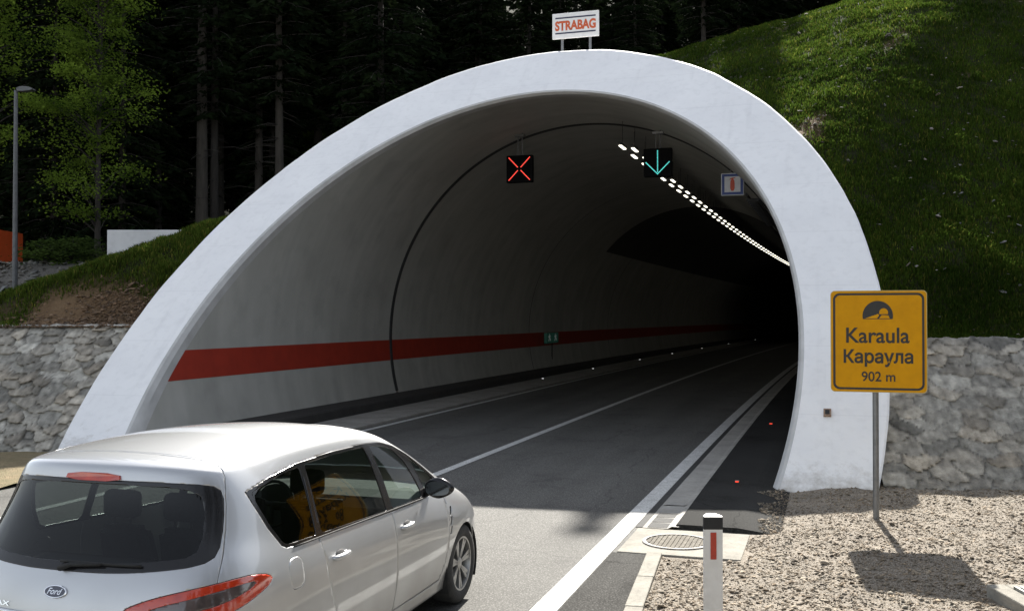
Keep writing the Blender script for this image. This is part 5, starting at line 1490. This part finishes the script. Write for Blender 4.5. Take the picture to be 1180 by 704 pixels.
# cabin
mb = MB(); mb.box(-.84, .84, .75, 3.4, .34, .40); mb.box(-.70, .70, .45, .9, .34, .72); mb.build('cabin_floor', M_inner, CAR)
mb = MB(); mb.box(-.62, .62, .62, .66, .72, 1.04); mb.box(-.66, .66, .38, .66, 1.015, 1.04); mb.build('parcel_shelf', M_inner, CAR)
def seatp(x, y, w, top, hr=True, name='seat'):
    mb = MB()
    mb.box(x - w / 2, x + w / 2, y, y + .50, .52, .68, bev=.05)
    b = bmesh.new(); bmesh.ops.create_cube(b, size=1)
    for v in b.verts:
        zz = .60 + (v.co.z + .5) * (top - .60); k = 1 - .16 * (v.co.z + .5)
        v.co = Vector((x + v.co.x * w * k, y + .02 - (zz - .6) * .28 + v.co.y * .15, zz))
    bmesh.ops.bevel(b, geom=b.edges[:], offset=.05, segments=3, affect='EDGES'); b.verts.index_update()
    mb.add([v.co[:] for v in b.verts], [[v.index for v in f.verts] for f in b.faces]); b.free()
    s = mb.build(name, M_seat, CAR, auto=50)
    if hr:
        mb = MB(); yy = y + .02 - (top + .13 - .6) * .25
        mb.box(x - .13, x + .13, yy - .05, yy + .05, top + .05, top + .23, bev=.04)
        mb.tube([(x - .06, yy, top - .03), (x - .06, yy, top + .08)], .007, 6); mb.tube([(x + .06, yy, top - .03), (x + .06, yy, top + .08)], .007, 6)
        mb.build('headrest', M_seat, s, auto=50)
for x in (-.38, .38): seatp(x, 2.25, .52, 1.14)
for x in (-.46, 0, .46): seatp(x, 1.32, .44, 1.10)
mb = MB(); mb.prism([(3.05, .62), (3.05, .92), (3.12, 1.0), (3.28, 1.035), (3.75, 1.03), (3.75, .62)], lambda u, v: (-.79, u, v), (1.58, 0, 0)); mb.build('dashboard', M_dash, CAR)
mb = MB(); mb.box(-.18, .18, 3.035, 3.06, .70, .98, bev=.01); mb.prism(chaikin([(-.56, .93), (-.22, .93), (-.22, 1.05), (-.39, 1.09), (-.56, 1.05)], 1), lambda u, v: (u, 3.03, v), (0, .2, 0)); mb.build('instrument_hood', M_inner, CAR)
mb = MB()
pts = [(-.38 + .185 * math.cos(t), 2.90 + .05 * math.sin(t), .94 + .175 * math.sin(t)) for t in np.linspace(0, 2 * math.pi, 33)]
mb.tube(pts, .015, 8, cap=False); mb.tube([(-.56, 2.9, .94), (-.20, 2.9, .94)], .02, 6); mb.tube([(-.38, 2.9, .93), (-.38, 2.87, .78)], .02, 6); mb.tube([(-.38, 2.9, .93), (-.38, 3.1, .88)], .035, 8); mb.build('steering_wheel', M_inner, CAR, smooth=True)
mb = MB(); mb.box(-.12, .12, 2.93, 2.96, 1.385, 1.455, bev=.012); mb.tube([(0, 2.96, 1.44), (0, 3.03, 1.47)], .012, 6); mb.build('rear_view_mirror', M_inner, CAR)
mb = MB(); mb.box(-.5, .5, .8, 2.5, 1.565, 1.58); mb.build('headlining', M_inl, CAR)
# tailgate furniture
def rear_pt(x, z, off=.0):
    h = SURF.ray_cast(Vector((abs(x), -1, z)), Vector((0, 1, 0)))
    return Vector((x, h[0].y - off, z)) if h[0] else Vector((x, .1, z))
def rear_plane(cx, cz):
    a, b, c = rear_pt(cx, cz), rear_pt(cx + .05, cz), rear_pt(cx, cz + .04)
    ux = (b - a).normalized(); uz = (c - a).normalized(); n = ux.cross(uz).normalized()
    if n.y > 0: n = -n
    return a, ux, uz, n
# third brake light under the spoiler lip
a = rear_pt(0, 1.56)
mb = MB(); mb.prism(chaikin([(-.185, 1.54), (.185, 1.54), (.17, 1.583), (-.17, 1.583)], 1), lambda u, v: (u, rear_pt(u, v).y - .012, v), (0, .05, 0)); mb.build('brake_light', M_lens, hatch)
# emblem: a chrome-rimmed dark oval
a, ux, uz, n = rear_plane(0, .99)
def pl_e(u, v, h): return tuple(a + ux * u + uz * v + n * h)
def oval(rx, rz, h0, h1, mat, name, par):
    V = []; m = 40
    for h, k in ((-.004, 1.0), (h1 - .002, 1.0), (h1, .95)):
        for i in range(m): V.append(pl_e(rx * k * math.cos(2 * math.pi * i / m), rz * k * math.sin(2 * math.pi * i / m), h))
    F = [(j * m + i, j * m + (i + 1) % m, (j + 1) * m + (i + 1) % m, (j + 1) * m + i) for j in range(2) for i in range(m)] + [tuple(2 * m + i for i in range(m))]
    return mesh_np(name, V, F, mat, par)
M_oval = pmat('emblem_enamel', (.022, .028, .05), (.016, .02, .04), 10, .2, coat=1)
em = oval(.073, .035, 0, .009, M_chrome, 'emblem', hatch); oval(.066, .029, 0, .0105, M_oval, 'enamel', em)
text_obj('emblem_script', 'Ford', M_chrome, em, (-.046, .046, -.016, .017), lambda u, v, h: pl_e(u, v, .0112), bold=.01, shear=.35)
a2, ux2, uz2, n2 = rear_plane(-.40, .905)
a_old = (a, ux, uz, n)
text_obj('model_badge', 'S-MAX', M_chrome, hatch, (-.11, .11, -.012, .014), lambda u, v, h: tuple(a2 + ux2 * u + uz2 * v + n2 * .002), bold=.02)
# chrome grip above the plate
mb = MB(); pts = [tuple(rear_pt(x, .872, .012)) for x in np.linspace(-.46, .46, 15)]; mb.tube(pts, .011, 8); mb.build('tailgate_grip', M_chrome, hatch, smooth=True)
# rear wiper
mb = MB(); pts = [tuple(rear_pt(x, 1.135 + .006 * math.cos(x * 3), .02)) for x in np.linspace(-.02, .46, 12)]; mb.tube(pts, .008, 6)
mb.tube([tuple(rear_pt(0, 1.11, -.01)), tuple(rear_pt(0, 1.11, .03)), tuple(rear_pt(.06, 1.13, .032)), tuple(rear_pt(.24, 1.138, .03))], [.02, .018, .012, .008], 8); mb.build('wiper', M_rub, hatch, smooth=True)
bm.free()
# ----
bpy.context.view_layer.update()
